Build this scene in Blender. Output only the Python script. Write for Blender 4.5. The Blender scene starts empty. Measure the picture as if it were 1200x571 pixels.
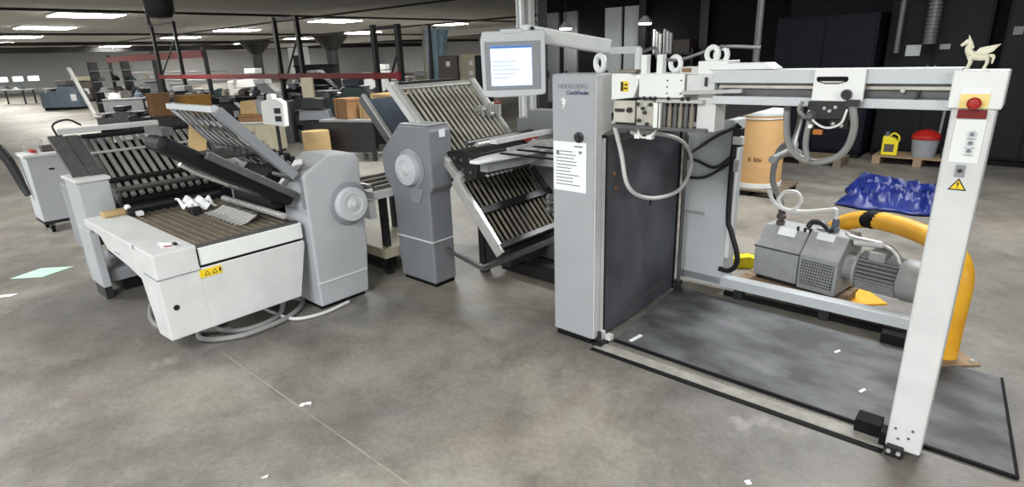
import bpy, bmesh, math, random
from mathutils import Vector, Matrix
random.seed(7)
C = bpy.context.scene.collection
SC = bpy.context.scene

# ------------------------------------------------------------------ frame of the machine line
# The machines stand on one rectangular grid: u runs along the feeder's tie beam, v across it.
ANG = math.radians(-41.9)
UX = Vector((math.cos(ANG), math.sin(ANG), 0))
VX = Vector((-math.sin(ANG), math.cos(ANG), 0))
ORG = Vector((0.466, 3.141, 0))
def W(u, v, z=0): return ORG + UX*u + VX*v + Vector((0, 0, z))

# ------------------------------------------------------------------ materials
def lin(c):
    f = lambda x: x/12.92 if x <= .04045 else ((x+.055)/1.055)**2.4
    return tuple(f(x/255) for x in c) + (1,)
def mat(name, rgb, rough=.5, metal=0, var=.12, scale=9, bump=0, rgb2=None, emit=0, spec=.5, detail=5, stretch=None, lo=.35, hi=.7):
    m = bpy.data.materials.new(name); m.use_nodes = True
    nt = m.node_tree; b = nt.nodes['Principled BSDF']
    b.inputs['Roughness'].default_value = rough; b.inputs['Metallic'].default_value = metal
    b.inputs['Specular IOR Level'].default_value = spec
    c1 = lin(rgb)
    c2 = lin(rgb2) if rgb2 else tuple(x*(1-var) for x in c1[:3]) + (1,)
    if var or rgb2:
        tc = nt.nodes.new('ShaderNodeTexCoord'); n = nt.nodes.new('ShaderNodeTexNoise'); r = nt.nodes.new('ShaderNodeValToRGB')
        n.inputs['Scale'].default_value = scale; n.inputs['Detail'].default_value = detail
        src = tc.outputs['Object']
        if stretch:
            mp = nt.nodes.new('ShaderNodeMapping'); mp.inputs['Scale'].default_value = stretch
            nt.links.new(src, mp.inputs[0]); src = mp.outputs[0]
        nt.links.new(src, n.inputs['Vector'])
        r.color_ramp.elements[0].position = lo; r.color_ramp.elements[1].position = hi
        r.color_ramp.elements[0].color = c2; r.color_ramp.elements[1].color = c1
        nt.links.new(n.outputs['Fac'], r.inputs[0]); nt.links.new(r.outputs[0], b.inputs['Base Color'])
        if bump:
            bp = nt.nodes.new('ShaderNodeBump'); bp.inputs['Strength'].default_value = bump; bp.inputs['Distance'].default_value = .02
            nt.links.new(n.outputs['Fac'], bp.inputs['Height']); nt.links.new(bp.outputs[0], b.inputs['Normal'])
    else:
        b.inputs['Base Color'].default_value = c1
    if emit:
        b.inputs['Emission Color'].default_value = c1; b.inputs['Emission Strength'].default_value = emit
    return m
M = {}
M['ltgrey'] = mat('light_grey_paint', (197,203,205), .42, 0, .07, 5)
M['colgrey'] = mat('column_grey_paint', (166,169,172), .42, 0, .07, 5)
M['white'] = mat('white_paint', (232,235,232), .4, 0, .06, 6)
M['offwhite'] = mat('worn_off_white_paint', (212,214,212), .45, 0, .1, 7)
M['midgrey'] = mat('grey_machine_paint', (142,145,149), .45, 0, .08, 5)
M['foldgrey'] = mat('dark_grey_machine_paint', (128,131,136), .45, 0, .09, 5)
M['fold2'] = mat('pale_grey_machine_paint', (181,184,187), .45, 0, .07, 5)
M['slate'] = mat('slate_panel', (96,98,106), .38, .1, .3, 3, rgb2=(66,68,74))
M['black'] = mat('black_paint', (28,28,30), .45, 0, .3, 12)
M['black2'] = mat('black_rubber', (18,18,19), .75, 0, .3, 12, spec=.2)
M['dark'] = mat('dark_steel', (58,58,60), .4, .4, .3, 12)
M['gun'] = mat('gun_metal', (104,104,104), .4, .35, .25, 14)
M['steel'] = mat('steel', (196,196,192), .35, .35, .15, 14)
M['chrome'] = mat('bright_steel', (232,232,230), .25, .55, .06, 14)
M['rod'] = mat('worn_steel_rod', (206,202,188), .38, .3, .3, 9)
M['rodd'] = mat('dark_steel_rod', (150,144,130), .35, .4, .35, 9)
M['rodg'] = mat('grey_roller', (150,147,140), .42, .2, .25, 9)
M['slat'] = mat('brown_conveyor_tape', (118,107,88), .55, .1, .3, 8)
M['hose'] = mat('grey_hose', (138,138,136), .5, 0, .1, 20)
M['whitehose'] = mat('white_hose', (226,226,222), .4, 0, .05, 20)
M['cable'] = mat('dark_cable', (48,48,48), .5, 0, .1, 20)
M['yellow'] = mat('yellow_safety_paint', (238,178,40), .5, 0, .0, 6, rgb2=(222,158,26), lo=.3, hi=.62)
M['lemon'] = mat('yellow_plastic', (232,214,30), .5, 0, .1, 6)
M['label'] = mat('yellow_label', (240,205,40), .5, 0, .05, 20)
M['red'] = mat('red_button', (170,34,28), .35, 0, .1, 20)
M['dred'] = mat('red_lamp_window', (120,26,18), .3, 0, .15, 20)
M['redbeam'] = mat('red_rack_paint', (128,34,36), .5, 0, .2, 3)
M['paper'] = mat('paper', (238,240,242), .8, 0, .02, 20)
M['ink'] = mat('grey_ink', (120,124,130), .8, 0, 0)
M['navyink'] = mat('navy_ink', (38,46,96), .6, 0, 0)
M['wood'] = mat('raw_wood', (156,132,104), .75, 0, .25, 8, stretch=(1,8,8))
M['plank'] = mat('pallet_wood', (118,104,86), .8, 0, .3, 8, stretch=(1,8,8))
M['drum'] = mat('fibre_drum_board', (188,150,100), .65, 0, .1, 4, stretch=(1,1,3))
M['drumink'] = mat('brown_ink', (110,76,48), .8, 0, 0)
M['pump'] = mat('pump_grey_paint', (158,160,160), .5, 0, .15, 12, bump=.1)
M['pumpd'] = mat('pump_grille', (74,75,77), .5, .2, .2, 20)
M['tarp'] = mat('blue_tarp', (20,38,112), .45, 0, .35, 7, bump=.2)
M['brownbox'] = mat('brown_board', (146,108,72), .7, 0, .2, 6)
M['tan'] = mat('tan_board', (188,160,112), .7, 0, .15, 6)
M['ochre'] = mat('ochre_paint', (176,132,52), .6, 0, .2, 6)
M['beige'] = mat('beige_paint', (188,180,156), .55, 0, .12, 6)
M['cream'] = mat('cream_resin', (232,228,204), .5, 0, .12, 30)
M['blue_grey'] = mat('blue_grey_paint', (92,104,118), .5, 0, .2, 5)
M['teal'] = mat('green_grey_paint', (74,98,96), .5, 0, .2, 5)
M['charcoal'] = mat('charcoal_paint', (27,28,32), .6, 0, .25, 3, spec=.2)
M['navy'] = mat('navy_black_paint', (15,18,28), .6, 0, .25, 3, spec=.2)
M['darkbrown'] = mat('brown_grey_paint', (84,76,72), .55, 0, .2, 4)
M['film'] = mat('blue_plastic_film', (188,226,242), .25, 0, .35, 8, stretch=(6,6,.6))
M['mat'] = mat('black_rubber_mat', (128,130,132), .6, 0, .3, 3.2, rgb2=(50,52,55), bump=.05, detail=12, lo=.38, hi=.78, stretch=(.8,1.3,1))
M['mint'] = mat('mint_paper', (190,222,204), .8, 0, .03, 20)
M['brass'] = mat('brass', (190,120,60), .35, .8, .1, 20)
M['lamp'] = mat('lit_diffuser', (255,253,245), .5, 0, 0, emit=37)
M['screen'] = mat('lit_screen', (196,212,244), .3, 0, 0, emit=.8)
M['screenbar'] = mat('lit_screen_bar', (70,110,170), .3, 0, 0, emit=.5)
M['dockpane'] = mat('dock_window_light', (225,245,245), .3, 0, 0, emit=1.6)
M['wallw'] = mat('pale_wall_paint', (222,222,222), .7, 0, .06, 1)
M['walld'] = mat('dark_wall_paint', (28,28,31), .8, 0, .2, 1, spec=.2)
M['ceil'] = mat('ceiling_paint', (214,213,209), .8, 0, .12, .6)

def floor_material():
    m = bpy.data.materials.new('concrete_floor'); m.use_nodes = True
    nt = m.node_tree; b = nt.nodes['Principled BSDF']; N = nt.nodes.new; L = nt.links.new
    tc = N('ShaderNodeTexCoord')
    def noise(s, d, r=.55, dist=0):
        n = N('ShaderNodeTexNoise'); n.inputs['Scale'].default_value = s; n.inputs['Detail'].default_value = d
        n.inputs['Roughness'].default_value = r; n.inputs['Distortion'].default_value = dist
        L(tc.outputs['Object'], n.inputs['Vector']); return n.outputs['Fac']
    def ramp(f, stops):
        r = N('ShaderNodeValToRGB'); e = r.color_ramp.elements
        while len(e) < len(stops): e.new(.5)
        for k, (p, c) in enumerate(stops): e[k].position = p; e[k].color = lin(c)
        L(f, r.inputs[0]); return r.outputs[0]
    def mix(a, bb, fac, mode='MIX'):
        x = N('ShaderNodeMix'); x.data_type = 'RGBA'; x.blend_type = mode
        if isinstance(fac, float): x.inputs[0].default_value = fac
        else: L(fac, x.inputs[0])
        L(a, x.inputs[6]); L(bb, x.inputs[7]); return x.outputs[2]
    base = ramp(noise(.55, 8, .6, .4), [(.3,(116,112,105)), (.5,(148,144,136)), (.68,(172,168,158))])
    warm = ramp(noise(.9, 5), [(.35,(132,130,128)), (.7,(146,136,124))])
    col = mix(base, warm, .35)
    blot = ramp(noise(2.3, 9, .68), [(.42,(255,255,255)), (.56,(224,223,220)), (.66,(188,186,182))])
    col = mix(col, blot, .8, 'MULTIPLY')
    patch = ramp(noise(.5, 11, .66, .9), [(.44,(214,214,216)), (.5,(238,238,236)), (.56,(255,255,250))])
    col = mix(col, patch, .85, 'MULTIPLY')
    rust = N('ShaderNodeMapRange'); rust.inputs[1].default_value = .56; rust.inputs[2].default_value = .74; rust.inputs[4].default_value = .5
    L(noise(.75, 9, .68, .5), rust.inputs[0]); rc_ = N('ShaderNodeRGB'); rc_.outputs[0].default_value = lin((150,130,112))
    col = mix(col, rc_.outputs[0], rust.outputs[0])
    fine = ramp(noise(34, 8, .75), [(.32,(188,188,188)), (.6,(255,255,255))])
    col = mix(col, fine, .55, 'MULTIPLY')
    pale = N('ShaderNodeMapRange'); pale.inputs[1].default_value = .62; pale.inputs[2].default_value = .78
    L(noise(1.4, 10, .7), pale.inputs[0])
    wt = N('ShaderNodeRGB'); wt.outputs[0].default_value = lin((186,184,176))
    sc = N('ShaderNodeMath'); sc.operation = 'MULTIPLY'; sc.inputs[1].default_value = .75; L(pale.outputs[0], sc.inputs[0])
    col = mix(col, wt.outputs[0], sc.outputs[0])
    L(col, b.inputs['Base Color'])
    b.inputs['Roughness'].default_value = .5
    bp = N('ShaderNodeBump'); bp.inputs['Strength'].default_value = .12; bp.inputs['Distance'].default_value = .01
    L(noise(40, 6), bp.inputs['Height']); L(bp.outputs[0], b.inputs['Normal'])
    return m
M['floor'] = floor_material()
M['track'] = mat('worn_grey_strip', (168,165,156), .7, 0, .35, 14)
M['joint'] = mat('pale_floor_joint', (158,154,144), .8, 0, .4, 9)
M['paleyellow'] = mat('pale_yellow_plate', (246,224,140), .5, 0, .05, 20)

# ------------------------------------------------------------------ mesh builder
OFF = {}
class MB:
    def __init__(s): s.bm = bmesh.new()
    def _hexa(s, P):
        v = [s.bm.verts.new(p) for p in P]
        for f in ((0,1,2,3),(4,7,6,5),(0,4,5,1),(1,5,6,2),(2,6,7,3),(3,7,4,0)): s.bm.faces.new([v[i] for i in f])
        return s
    def box(s, x0, x1, y0, y1, z0, z1):
        return s._hexa([(x0,y0,z0),(x1,y0,z0),(x1,y1,z0),(x0,y1,z0),(x0,y0,z1),(x1,y0,z1),(x1,y1,z1),(x0,y1,z1)])
    def bar(s, p, q, w, h, side=None):
        p, q = Vector(p), Vector(q); d = (q-p).normalized()
        sd = Vector(side) if side else (d.cross(Vector((0,0,1))) if abs(d.z) < .95 else Vector((1,0,0)))
        sd = (sd - d*sd.dot(d)).normalized()*w/2; up = d.cross(sd).normalized()*h/2
        return s._hexa([p-sd-up, p+sd-up, p+sd+up, p-sd+up, q-sd-up, q+sd-up, q+sd+up, q-sd+up])
    def prism(s, poly, ax, a, b):
        def P(t, w): return {'u':(w,t[0],t[1]), 'v':(t[0],w,t[1]), 'z':(t[0],t[1],w)}[ax]
        A = [s.bm.verts.new(P(t,a)) for t in poly]; B = [s.bm.verts.new(P(t,b)) for t in poly]; n = len(poly)
        s.bm.faces.new(A); s.bm.faces.new(B[::-1])
        for i in range(n): s.bm.faces.new((A[i], B[i], B[(i+1)%n], A[(i+1)%n]))
        return s
    def ring_sweep(s, rings, caps=True, closed=False):
        R = [[s.bm.verts.new(p) for p in r] for r in rings]; n = len(R[0])
        for a, b in zip(R, R[1:] + ([R[0]] if closed else [])):
            for i in range(n): s.bm.faces.new((a[i], a[(i+1)%n], b[(i+1)%n], b[i]))
        if caps and not closed: s.bm.faces.new(R[0][::-1]); s.bm.faces.new(R[-1])
        return s
    def cyl(s, p, q, r, n=18, r2=None):
        p, q = Vector(p), Vector(q); d = (q-p).normalized(); a = d.orthogonal().normalized(); b = d.cross(a)
        C_ = lambda c, R: [c + a*R*math.cos(2*math.pi*i/n) + b*R*math.sin(2*math.pi*i/n) for i in range(n)]
        return s.ring_sweep([C_(p, r), C_(q, r if r2 is None else r2)])
    def lathe(s, p, d, prof, n=28):
        p, d = Vector(p), Vector(d).normalized(); a = d.orthogonal().normalized(); b = d.cross(a)
        return s.ring_sweep([[p + d*h + (a*math.cos(2*math.pi*i/n) + b*math.sin(2*math.pi*i/n))*max(r, 1e-4) for i in range(n)] for r, h in prof])
    def tube(s, pts, r, n=8, smooth=True, steps=6):
        P = [Vector(p) for p in pts]
        if smooth and len(P) > 2:
            Q = []
            E_ = [P[0]*2-P[1]] + P + [P[-1]*2-P[-2]]
            for i in range(1, len(E_)-2):
                p0, p1, p2, p3 = E_[i-1:i+3]
                for k in range(steps):
                    t = k/steps
                    Q.append(.5*((2*p1) + (p2-p0)*t + (2*p0-5*p1+4*p2-p3)*t*t + (3*p1-p0-3*p2+p3)*t**3))
            Q.append(P[-1]); P = Q
        rings = []; a = None
        for i, p in enumerate(P):
            d = (P[min(i+1, len(P)-1)] - P[max(i-1, 0)]).normalized()
            a = d.orthogonal().normalized() if a is None else (a - d*a.dot(d)).normalized()
            b = d.cross(a); q_ = i*(len(r)-1)/max(1,len(P)-1) if isinstance(r, list) else 0; rr = (r[int(q_)] + (r[min(int(q_)+1,len(r)-1)]-r[int(q_)])*(q_-int(q_))) if isinstance(r, list) else r
            rings.append([p + (a*math.cos(2*math.pi*k/n) + b*math.sin(2*math.pi*k/n))*rr for k in range(n)])
        return s.ring_sweep(rings)
    def torus(s, c, axis, R, r, n=22, k=8):
        c, d = Vector(c), Vector(axis).normalized(); a = d.orthogonal().normalized(); b = d.cross(a)
        rings = []
        for i in range(n):
            t = 2*math.pi*i/n; e = a*math.cos(t) + b*math.sin(t)
            rings.append([c + e*(R + r*math.cos(2*math.pi*j/k)) + d*r*math.sin(2*math.pi*j/k) for j in range(k)])
        return s.ring_sweep(rings, closed=True)
    def ball(s, c, r, sx=1, sy=1, sz=1):
        g = bmesh.ops.create_uvsphere(s.bm, u_segments=14, v_segments=9, radius=r)
        for v in g['verts']: v.co = Vector((v.co.x*sx, v.co.y*sy, v.co.z*sz)) + Vector(c)
        return s
    def build(s, name, m, parent=None, bevel=0, smooth=False):
        off = Vector(OFF.get(parent.name, (0,0,0))) if parent else Vector((0,0,0))
        bmesh.ops.recalc_face_normals(s.bm, faces=s.bm.faces)
        for v in s.bm.verts: v.co -= off
        me = bpy.data.meshes.new(name); s.bm.to_mesh(me); s.bm.free()
        if smooth:
            for p in me.polygons: p.use_smooth = True
            me.set_sharp_from_angle(angle=math.radians(38))
        me.materials.append(M[m] if isinstance(m, str) else m)
        o = bpy.data.objects.new(name, me); C.objects.link(o)
        if parent: o.parent = parent; OFF[o.name] = tuple(off)
        if bevel:
            bv = o.modifiers.new('edge', 'BEVEL'); bv.width = bevel; bv.segments = 2; bv.limit_method = 'ANGLE'; bv.angle_limit = math.radians(40)
        return o
def tag(o, label, cat, group=None, kind=None):
    o['label'] = label; o['category'] = cat
    if group: o['group'] = group
    if kind: o['kind'] = kind
    return o
def thing(name, label, cat, base, group=None, rz=ANG, world=False, off=True):
    """Empty at the thing's base. base is (u,v,z) unless world; parts are then written in the same u,v,z (off) or local to the base."""
    o = bpy.data.objects.new(name, None); C.objects.link(o); o.empty_display_size = .1
    o.location = Vector(base) if world else W(*base)
    o.rotation_euler = (0, 0, rz)
    OFF[o.name] = tuple(base) if (off and not world) else (0,0,0)
    return tag(o, label, cat, group)
def solo(o, base, label, cat, group=None, rz=ANG, world=False, kind=None):
    """place a one-mesh thing built in local coordinates"""
    o.location = Vector(base) if world else W(*base); o.rotation_euler = (0,0,rz)
    return tag(o, label, cat, group, kind)
def structure(o):
    o['kind'] = 'structure'; return o
def mgrid(mb_obj):   # structure built in u,v,z
    mb_obj.location = ORG; mb_obj.rotation_euler = (0,0,ANG); return structure(mb_obj)
def note(o, label): o['label'] = label; return o
def text(body, name, m, parent, loc, size, rot, sx=1, shear=0, extrude=.0008, bold=0):
    cu = bpy.data.curves.new(name, 'FONT'); cu.body = body; cu.size = size; cu.extrude = extrude; cu.shear = shear
    cu.align_x = 'CENTER'; cu.align_y = 'CENTER'; cu.offset = bold
    tmp = bpy.data.objects.new(name + '_curve', cu); C.objects.link(tmp); bpy.context.view_layer.update()
    me = bpy.data.meshes.new_from_object(tmp.evaluated_get(bpy.context.evaluated_depsgraph_get())); me.name = name
    bpy.data.objects.remove(tmp); me.materials.clear(); me.materials.append(M[m]); o = bpy.data.objects.new(name, me); C.objects.link(o)
    o.parent = parent; o.location = Vector(loc) - Vector(OFF.get(parent.name, (0,0,0))); o.rotation_euler = rot; o.scale = (sx,1,1)
    OFF[o.name] = (0,0,0)
    return o
FACE_MV = (math.pi/2, 0, 0)                 # text on a face looking to -v
FACE_PU = (math.pi/2, 0, math.pi/2)         # text on a face looking to +u

# ================================================================== SETTING
H = 3.3
fl = MB(); fl.box(-75, 30, -25, 60, -.2, 0); mgrid(fl.build('floor', 'floor'))
ce = MB(); ce.box(-75, 30, -9, 60, H, H+.3); mgrid(ce.build('ceiling', 'ceil'))
w = MB(); w.box(-75, 30, 43, 43.3, 0, H); mgrid(w.build('wall_back', 'wallw'))
w = MB(); w.box(-62.3, -62, -9, 43, 0, H); mgrid(w.build('wall_left', 'wallw'))
w = MB(); w.box(-1.6, 15, 8.3, 8.5, 0, H); mgrid(w.build('wall_right', 'walld'))
w = MB(); w.box(-9.15, -1.6, 11.2, 11.4, 0, H); mgrid(w.build('wall_partition', 'walld'))
for i, (a, b) in enumerate([(5.6, 7.12), (7.3, 8.12), (8.3, 9.2)], 1):        # dock windows in the far left wall
    f = MB(); f.box(-62, -61.9, a, b, .88, 1.36); fr = mgrid(f.build('window_%d' % i, 'offwhite'))
    p = MB(); p.box(-61.9, -61.86, a+.08, b-.08, .93, 1.31); pane = p.build('pane', 'dockpane', fr)
j = MB(); j.bar((-1.75,-1.47,0),(4,-1.5,0),.007,.003); mgrid(j.build('floor_joint', 'joint'))
# ceiling pipes and duct runs
def run(pts, r, name): mgrid(MB().tube(pts, r, 8, smooth=False).build(name, 'black'))
run([(-17.3, -6, 3.15), (-17.3, 42, 3.15)], .035, 'trim_1')
run([(-60, 8.6, 3.1), (-4, 8.6, 3.1)], .03, 'trim_2')
run([(-60, 16, 3.1), (-8, 16, 3.1)], .04, 'trim_3')
run([(-30, -4, 3.15), (-30, 40, 3.15)], .05, 'trim_4')
run([(-40, -4, 3.1), (-40, 40, 3.1)], .1, 'trim_5')
b = MB(); b.box(-62, 0, 24.6, 25.1, 2.95, H); mgrid(b.build('trim_6', 'ceil'))
b = MB(); b.box(-52.5, -52, -9, 43, 2.9, H); mgrid(b.build('trim_7', 'dark'))

# ceiling lights on the building grid
LIGHTS = [  # u, v, label
    (-20.3, 3.0, 'large ceiling light panel near the top edge, above the leaning white post'),
    (-27.1, 3.3, 'ceiling light panel second in the row running away above the shelving on the left'),
    (-34.7, 3.7, 'ceiling light panel third in the row, above the blue-grey press'),
    (-42.0, 3.8, 'thin ceiling light panel fourth in the row, above the dock windows'),
    (-49.0, 4.0, 'most distant ceiling light sliver in the row above the dock windows'),
    (-20.6, 11.8, 'brightest ceiling light panel just above the flared pillar capital'),
    (-27.9, 11.0, 'ceiling light panel second in the middle row, above the red rack beam'),
    (-36.0, 11.4, 'ceiling light panel third in the middle row, beside the hanging drum heater'),
    (-44.5, 12.0, 'small ceiling light panel fourth in the middle row'),
    (-51.0, 12.2, 'small ceiling light panel at the far end of the middle row'),
    (-21.2, 18.6, 'wide ceiling light panel directly above the blue plastic film'),
    (-29.5, 19.4, 'ceiling light panel behind the flared pillar, second in the third row'),
    (-38.0, 20.0, 'ceiling light panel over the pale back machines, third in the third row'),
    (-47.0, 20.5, 'small ceiling light panel fourth in the third row'),
    (-56.0, 21.0, 'tiny ceiling light panel at the far end of the third row'),
    (-33.0, 29.0, 'small ceiling light panel beside the tall blue film, nearest of the last row'),
    (-44.0, 32.0, 'small ceiling light panel in front of the pale back wall, second of the last row'),
    (-54.0, 34.0, 'small ceiling light panel farthest along the pale back wall'),
]
def ceiling_light(u, v, label, lu=1.35, lv=1.7):
    t = thing('ceiling_light', label, 'ceiling light', (u, v, H), 'rectangular ceiling light panels')
    f = MB(); f.box(u-lu/2-.04, u+lu/2+.04, v-lv/2-.04, v+lv/2+.04, H-.05, H); f.build('light_frame', 'offwhite', t)
    d = MB(); d.box(u-lu/2, u+lu/2, v-lv/2, v+lv/2, H-.075, H-.05); d.build('diffuser', 'lamp', t)
for a in LIGHTS: ceiling_light(*a)
# lamps of the same hall over and behind the machines (out of frame, they light the line)
for u, v in ((-13.5,-4.5), (-6.5,-4.2), (.4,-4.2), (6.5,-4.2), (-6.0, 3.6), (1.0, 3.4)):
    l = bpy.data.lights.new('hall_lamp', 'AREA'); l.shape = 'RECTANGLE'; l.size = 2.4; l.size_y = 1.3; l.energy = 430 if u > 5 else (230 if u < -10 else (230 if v > 0 else 300)); l.color = (.98, .995, 1)
    o = bpy.data.objects.new('hall_lamp', l); C.objects.link(o); o.location = W(u, v, H-.08); o.rotation_euler = (0, 0, ANG)

# ================================================================== shared machine pieces
def slat_plate(parent, name, s0, d, L, a0, a1, axis, n, r, rodm, railm, bars, rail=(.03,.07), grid_t=(0,1), label=None, rails=True):
    """an inclined grid of rods; s0 and d are (across, z), the rods run along d, the bars along the axis a0..a1"""
    dx, dz = Vector(d).normalized(); nx, nz = -dz, dx
    if nz < 0: nx, nz = -nx, -nz
    def P(t, a, h=0):
        x, z = s0[0] + dx*t + nx*h, s0[1] + dz*t + nz*h
        return (x, a, z) if axis == 'v' else (a, x, z)
    sd = (0,1,0) if axis == 'v' else (1,0,0)
    g = MB()
    for i in range(n):
        a = a0 + (a1-a0)*(i+.5)/n
        g.cyl(P(L*grid_t[0], a), P(L*grid_t[1], a), r, 8)
    pl = g.build(name, rodm, parent, smooth=True)
    if label: note(pl, label)
    if rails:
        for a in (a0-.015, a1+.015):
            MB().bar(P(-.02, a), P(L+.02, a), rail[0], rail[1], sd).build('side_rail', railm, pl, bevel=.004)
    for t, h, w_, th, bm_ in bars:
        dd = Vector((dx,0,dz)) if axis == 'v' else Vector((0,dx,dz))
        MB().bar(P(t*L, a0-.03, h), P(t*L, a1+.03, h), w_, th, dd).build('cross_bar', bm_, pl, bevel=.003)
    return pl, P
def handwheel(parent, c, axis, r, m='ltgrey'):
    c = Vector(c); d = Vector(axis)
    ring = MB(); ring.lathe(c, d, [(.0,.0),(r*1.28,.0),(r*1.28,.006),(r*1.2,.012),(0,.012)], 36); ring.build('recess_ring', 'midgrey', parent, smooth=True)
    wmb = MB(); wmb.lathe(c + d*.01, d, [(0,.0),(r,.0),(r,.04),(r*.96,.048),(r*.62,.05),(r*.58,.044),(r*.34,.044),(r*.3,.052),(r*.16,.055),(0,.055)], 36)
    wh = note(wmb.build('handwheel', m, parent, smooth=True), 'round light grey handwheel disc')
    MB().cyl(c + d*.06, c + d*.075, r*.12, 12).build('hub_cap', 'offwhite', wh)
    return wh

# ================================================================== PILE FEEDER (right)
T = thing('pile_feeder', 'grey pile feeder with tall lettered column, white tie beam and white post on the right', 'printing machine', (0,0,0))
col = MB(); col.prism([(0,.035),(.07,.035),(.07,1.255),(.165,1.275),(.165,1.588),(0,1.588)], 'u', -.288, 0)
col = note(col.build('front_column', 'colgrey', T, bevel=.012), 'grey front column with maker lettering')
MB().box(-.27,-.02,.01,.06,0,.04).build('plinth', 'black2', col)
text('HEIDELBERG', 'lettering', 'ink', col, (-.146,-.001,1.522), .034, FACE_MV, 1.05, .25)
text('CombiFeeder', 'lettering', 'navyink', col, (-.112,-.001,1.489), .031, FACE_MV, .86, .12, bold=.0004)
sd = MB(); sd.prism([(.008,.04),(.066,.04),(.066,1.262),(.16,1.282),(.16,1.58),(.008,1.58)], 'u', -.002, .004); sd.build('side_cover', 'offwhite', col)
em = MB(); em.prism([(-.226,1.455),(-.208,1.458),(-.204,1.47),(-.2,1.452),(-.186,1.452),(-.19,1.432),(-.2,1.41),(-.212,1.398),(-.206,1.424),(-.216,1.43),(-.21,1.442)], 'v', -.003, .001)
note(em.build('emblem', 'white', col), 'small white jagged mark')
MB().lathe((-.099,.002,1.251), (0,-1,0), [(0,0),(.028,0),(.03,.012),(.018,.016),(.018,.03),(0,.03)], 18).build('lock_knob', 'dark', col, smooth=True)
for z in (.845, .8, .872):
    MB().lathe((-.286,.03,z), (-1,0,0), [(.01,0),(.012,.03),(.024,.035),(.024,.06),(0,.064)], 14).build('side_knob', 'gun', col, smooth=True)
MB().torus((-.03,.09,1.638), (.45,1,0), .04, .015).build('lifting_eye', 'white', col, smooth=True)
MB().box(-.005,.003,.075,.11,.05,1.24).build('edge_strip', 'offwhite', T)
MB().box(-.012,.0,.12,.135,.05,1.25).build('edge_strip', 'black', T)
# dark lift panel between the columns
p = MB(); p.box(-.05,-.006,.14,1.05,.02,1.25)
p = note(p.build('lift_panel', 'slate', T, bevel=.004), 'tall dark slate panel behind the pile space')
MB().box(-.006,.004,.16,1.04,1.2,1.215).build('rim', 'gun', p)
for v, z in ((.22,1.02),(.24,.93)): MB().ball((-.004,v,z), .011, .5).build('rivet', 'brass', p, smooth=True)
MB().box(-.006,-.002,.66,.672,.74,.775).build('slot', 'black2', p)
MB().box(-.006,-.003,.45,.98,.1,.13).build('scuff_strip', 'gun', p)
rod = MB(); rod.cyl((.03,1.075,.02), (.03,1.075,1.14), .014, 12)
rod = rod.build('guide_rod', 'gun', T, smooth=True); MB().lathe((.03,1.075,.0), (0,0,1), [(.035,.012),(.035,.03),(.024,.035),(.024,.06),(.033,.065),(.033,.085),(0,.085)], 16).build('rod_foot', 'dark', rod, smooth=True)
MB().box(-.03,.0,1.06,1.075,.02,1.2).build('guide_strip', 'black', T)
# rear column + low rail
rc = MB(); rc.box(-.01,.315,1.165,1.36,.08,1.245); rc = note(rc.build('rear_column', 'ltgrey', T, bevel=.01), 'pale grey rear column')
MB().box(0,.155,1.15,1.166,.585,.6).build('bracket', 'steel', rc)
MB().box(.318,.345,1.16,1.21,.3,1.2).build('cable_duct', 'white', rc)
for pts in ([(.33,1.14,1.2),(.2,1.13,1.13),(.02,1.13,1.0)], [(.33,1.14,1.02),(.22,1.13,.93),(.1,1.13,.96),(.01,1.13,.98)], [(.32,1.14,.97),(.16,1.13,.86),(.02,1.13,.84)]):
    MB().tube(pts, .011, 6).build('cable', 'cable', rc, smooth=True)
MB().tube([(.36,1.14,1.22),(.33,1.14,1.15),(.33,1.14,.62),(.36,1.14,.5),(.41,1.14,.36),(.41,1.15,.27),(.36,1.16,.21),(.29,1.16,.21)], .018, 8).build('cable', 'black', rc, smooth=True)
sw = MB(); sw.box(.33,.38,1.1,1.17,1.08,1.2); sw = note(sw.build('switch_block', 'black', rc, bevel=.004), 'black switch block on the column edge')
MB().box(.34,.4,1.08,1.12,1.1,1.15).build('switch_lever', 'white', sw)
MB().box(.355,.38,1.09,1.12,.92,1.0).build('plug', 'steel', rc)
rr = MB(); rr.box(0,1.62,1.165,1.25,.075,.145); note(rr.build('rear_rail', 'ltgrey', T, bevel=.004), 'long low grey rail along the rear')
MB().box(.32,1.6,1.2,1.24,.0,.03).build('rail_shadow_strip', 'black2', T)  # thin black strip stands in for the shadow below the rear rail
for u in (.4,.95,1.5): MB().box(u,u+.06,1.18,1.24,.0,.076).build('rail_foot', 'dark', T)
# tie beam
bm = MB(); bm.prism([(-.012,1.545),(-.012,1.6),(.13,1.6),(.13,1.452),(-.004,1.452),(-.004,1.488),(.05,1.488),(.05,1.545)], 'u', .64, 1.54)
bm = note(bm.build('tie_beam', 'ltgrey', T, bevel=.003), 'long white tie beam with a grooved front')
MB().box(.66,1.52,.02,.05,1.522,1.535).build('guide_strip', 'rod', bm); MB().box(.66,1.52,.03,.05,1.495,1.515).build('guide_strip', 'gun', bm)
MB().prism([(.62,1.6),(.62,1.628),(.86,1.628),(.9,1.602)], 'v', -.01, .12).build('beam_cover', 'white', bm, bevel=.004)
MB().box(1.415,1.425,-.0,.03,1.49,1.52).build('stop_pin', 'black', bm); MB().ball((1.37,.015,1.518), .009).build('screw', 'chrome', bm)
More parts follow.
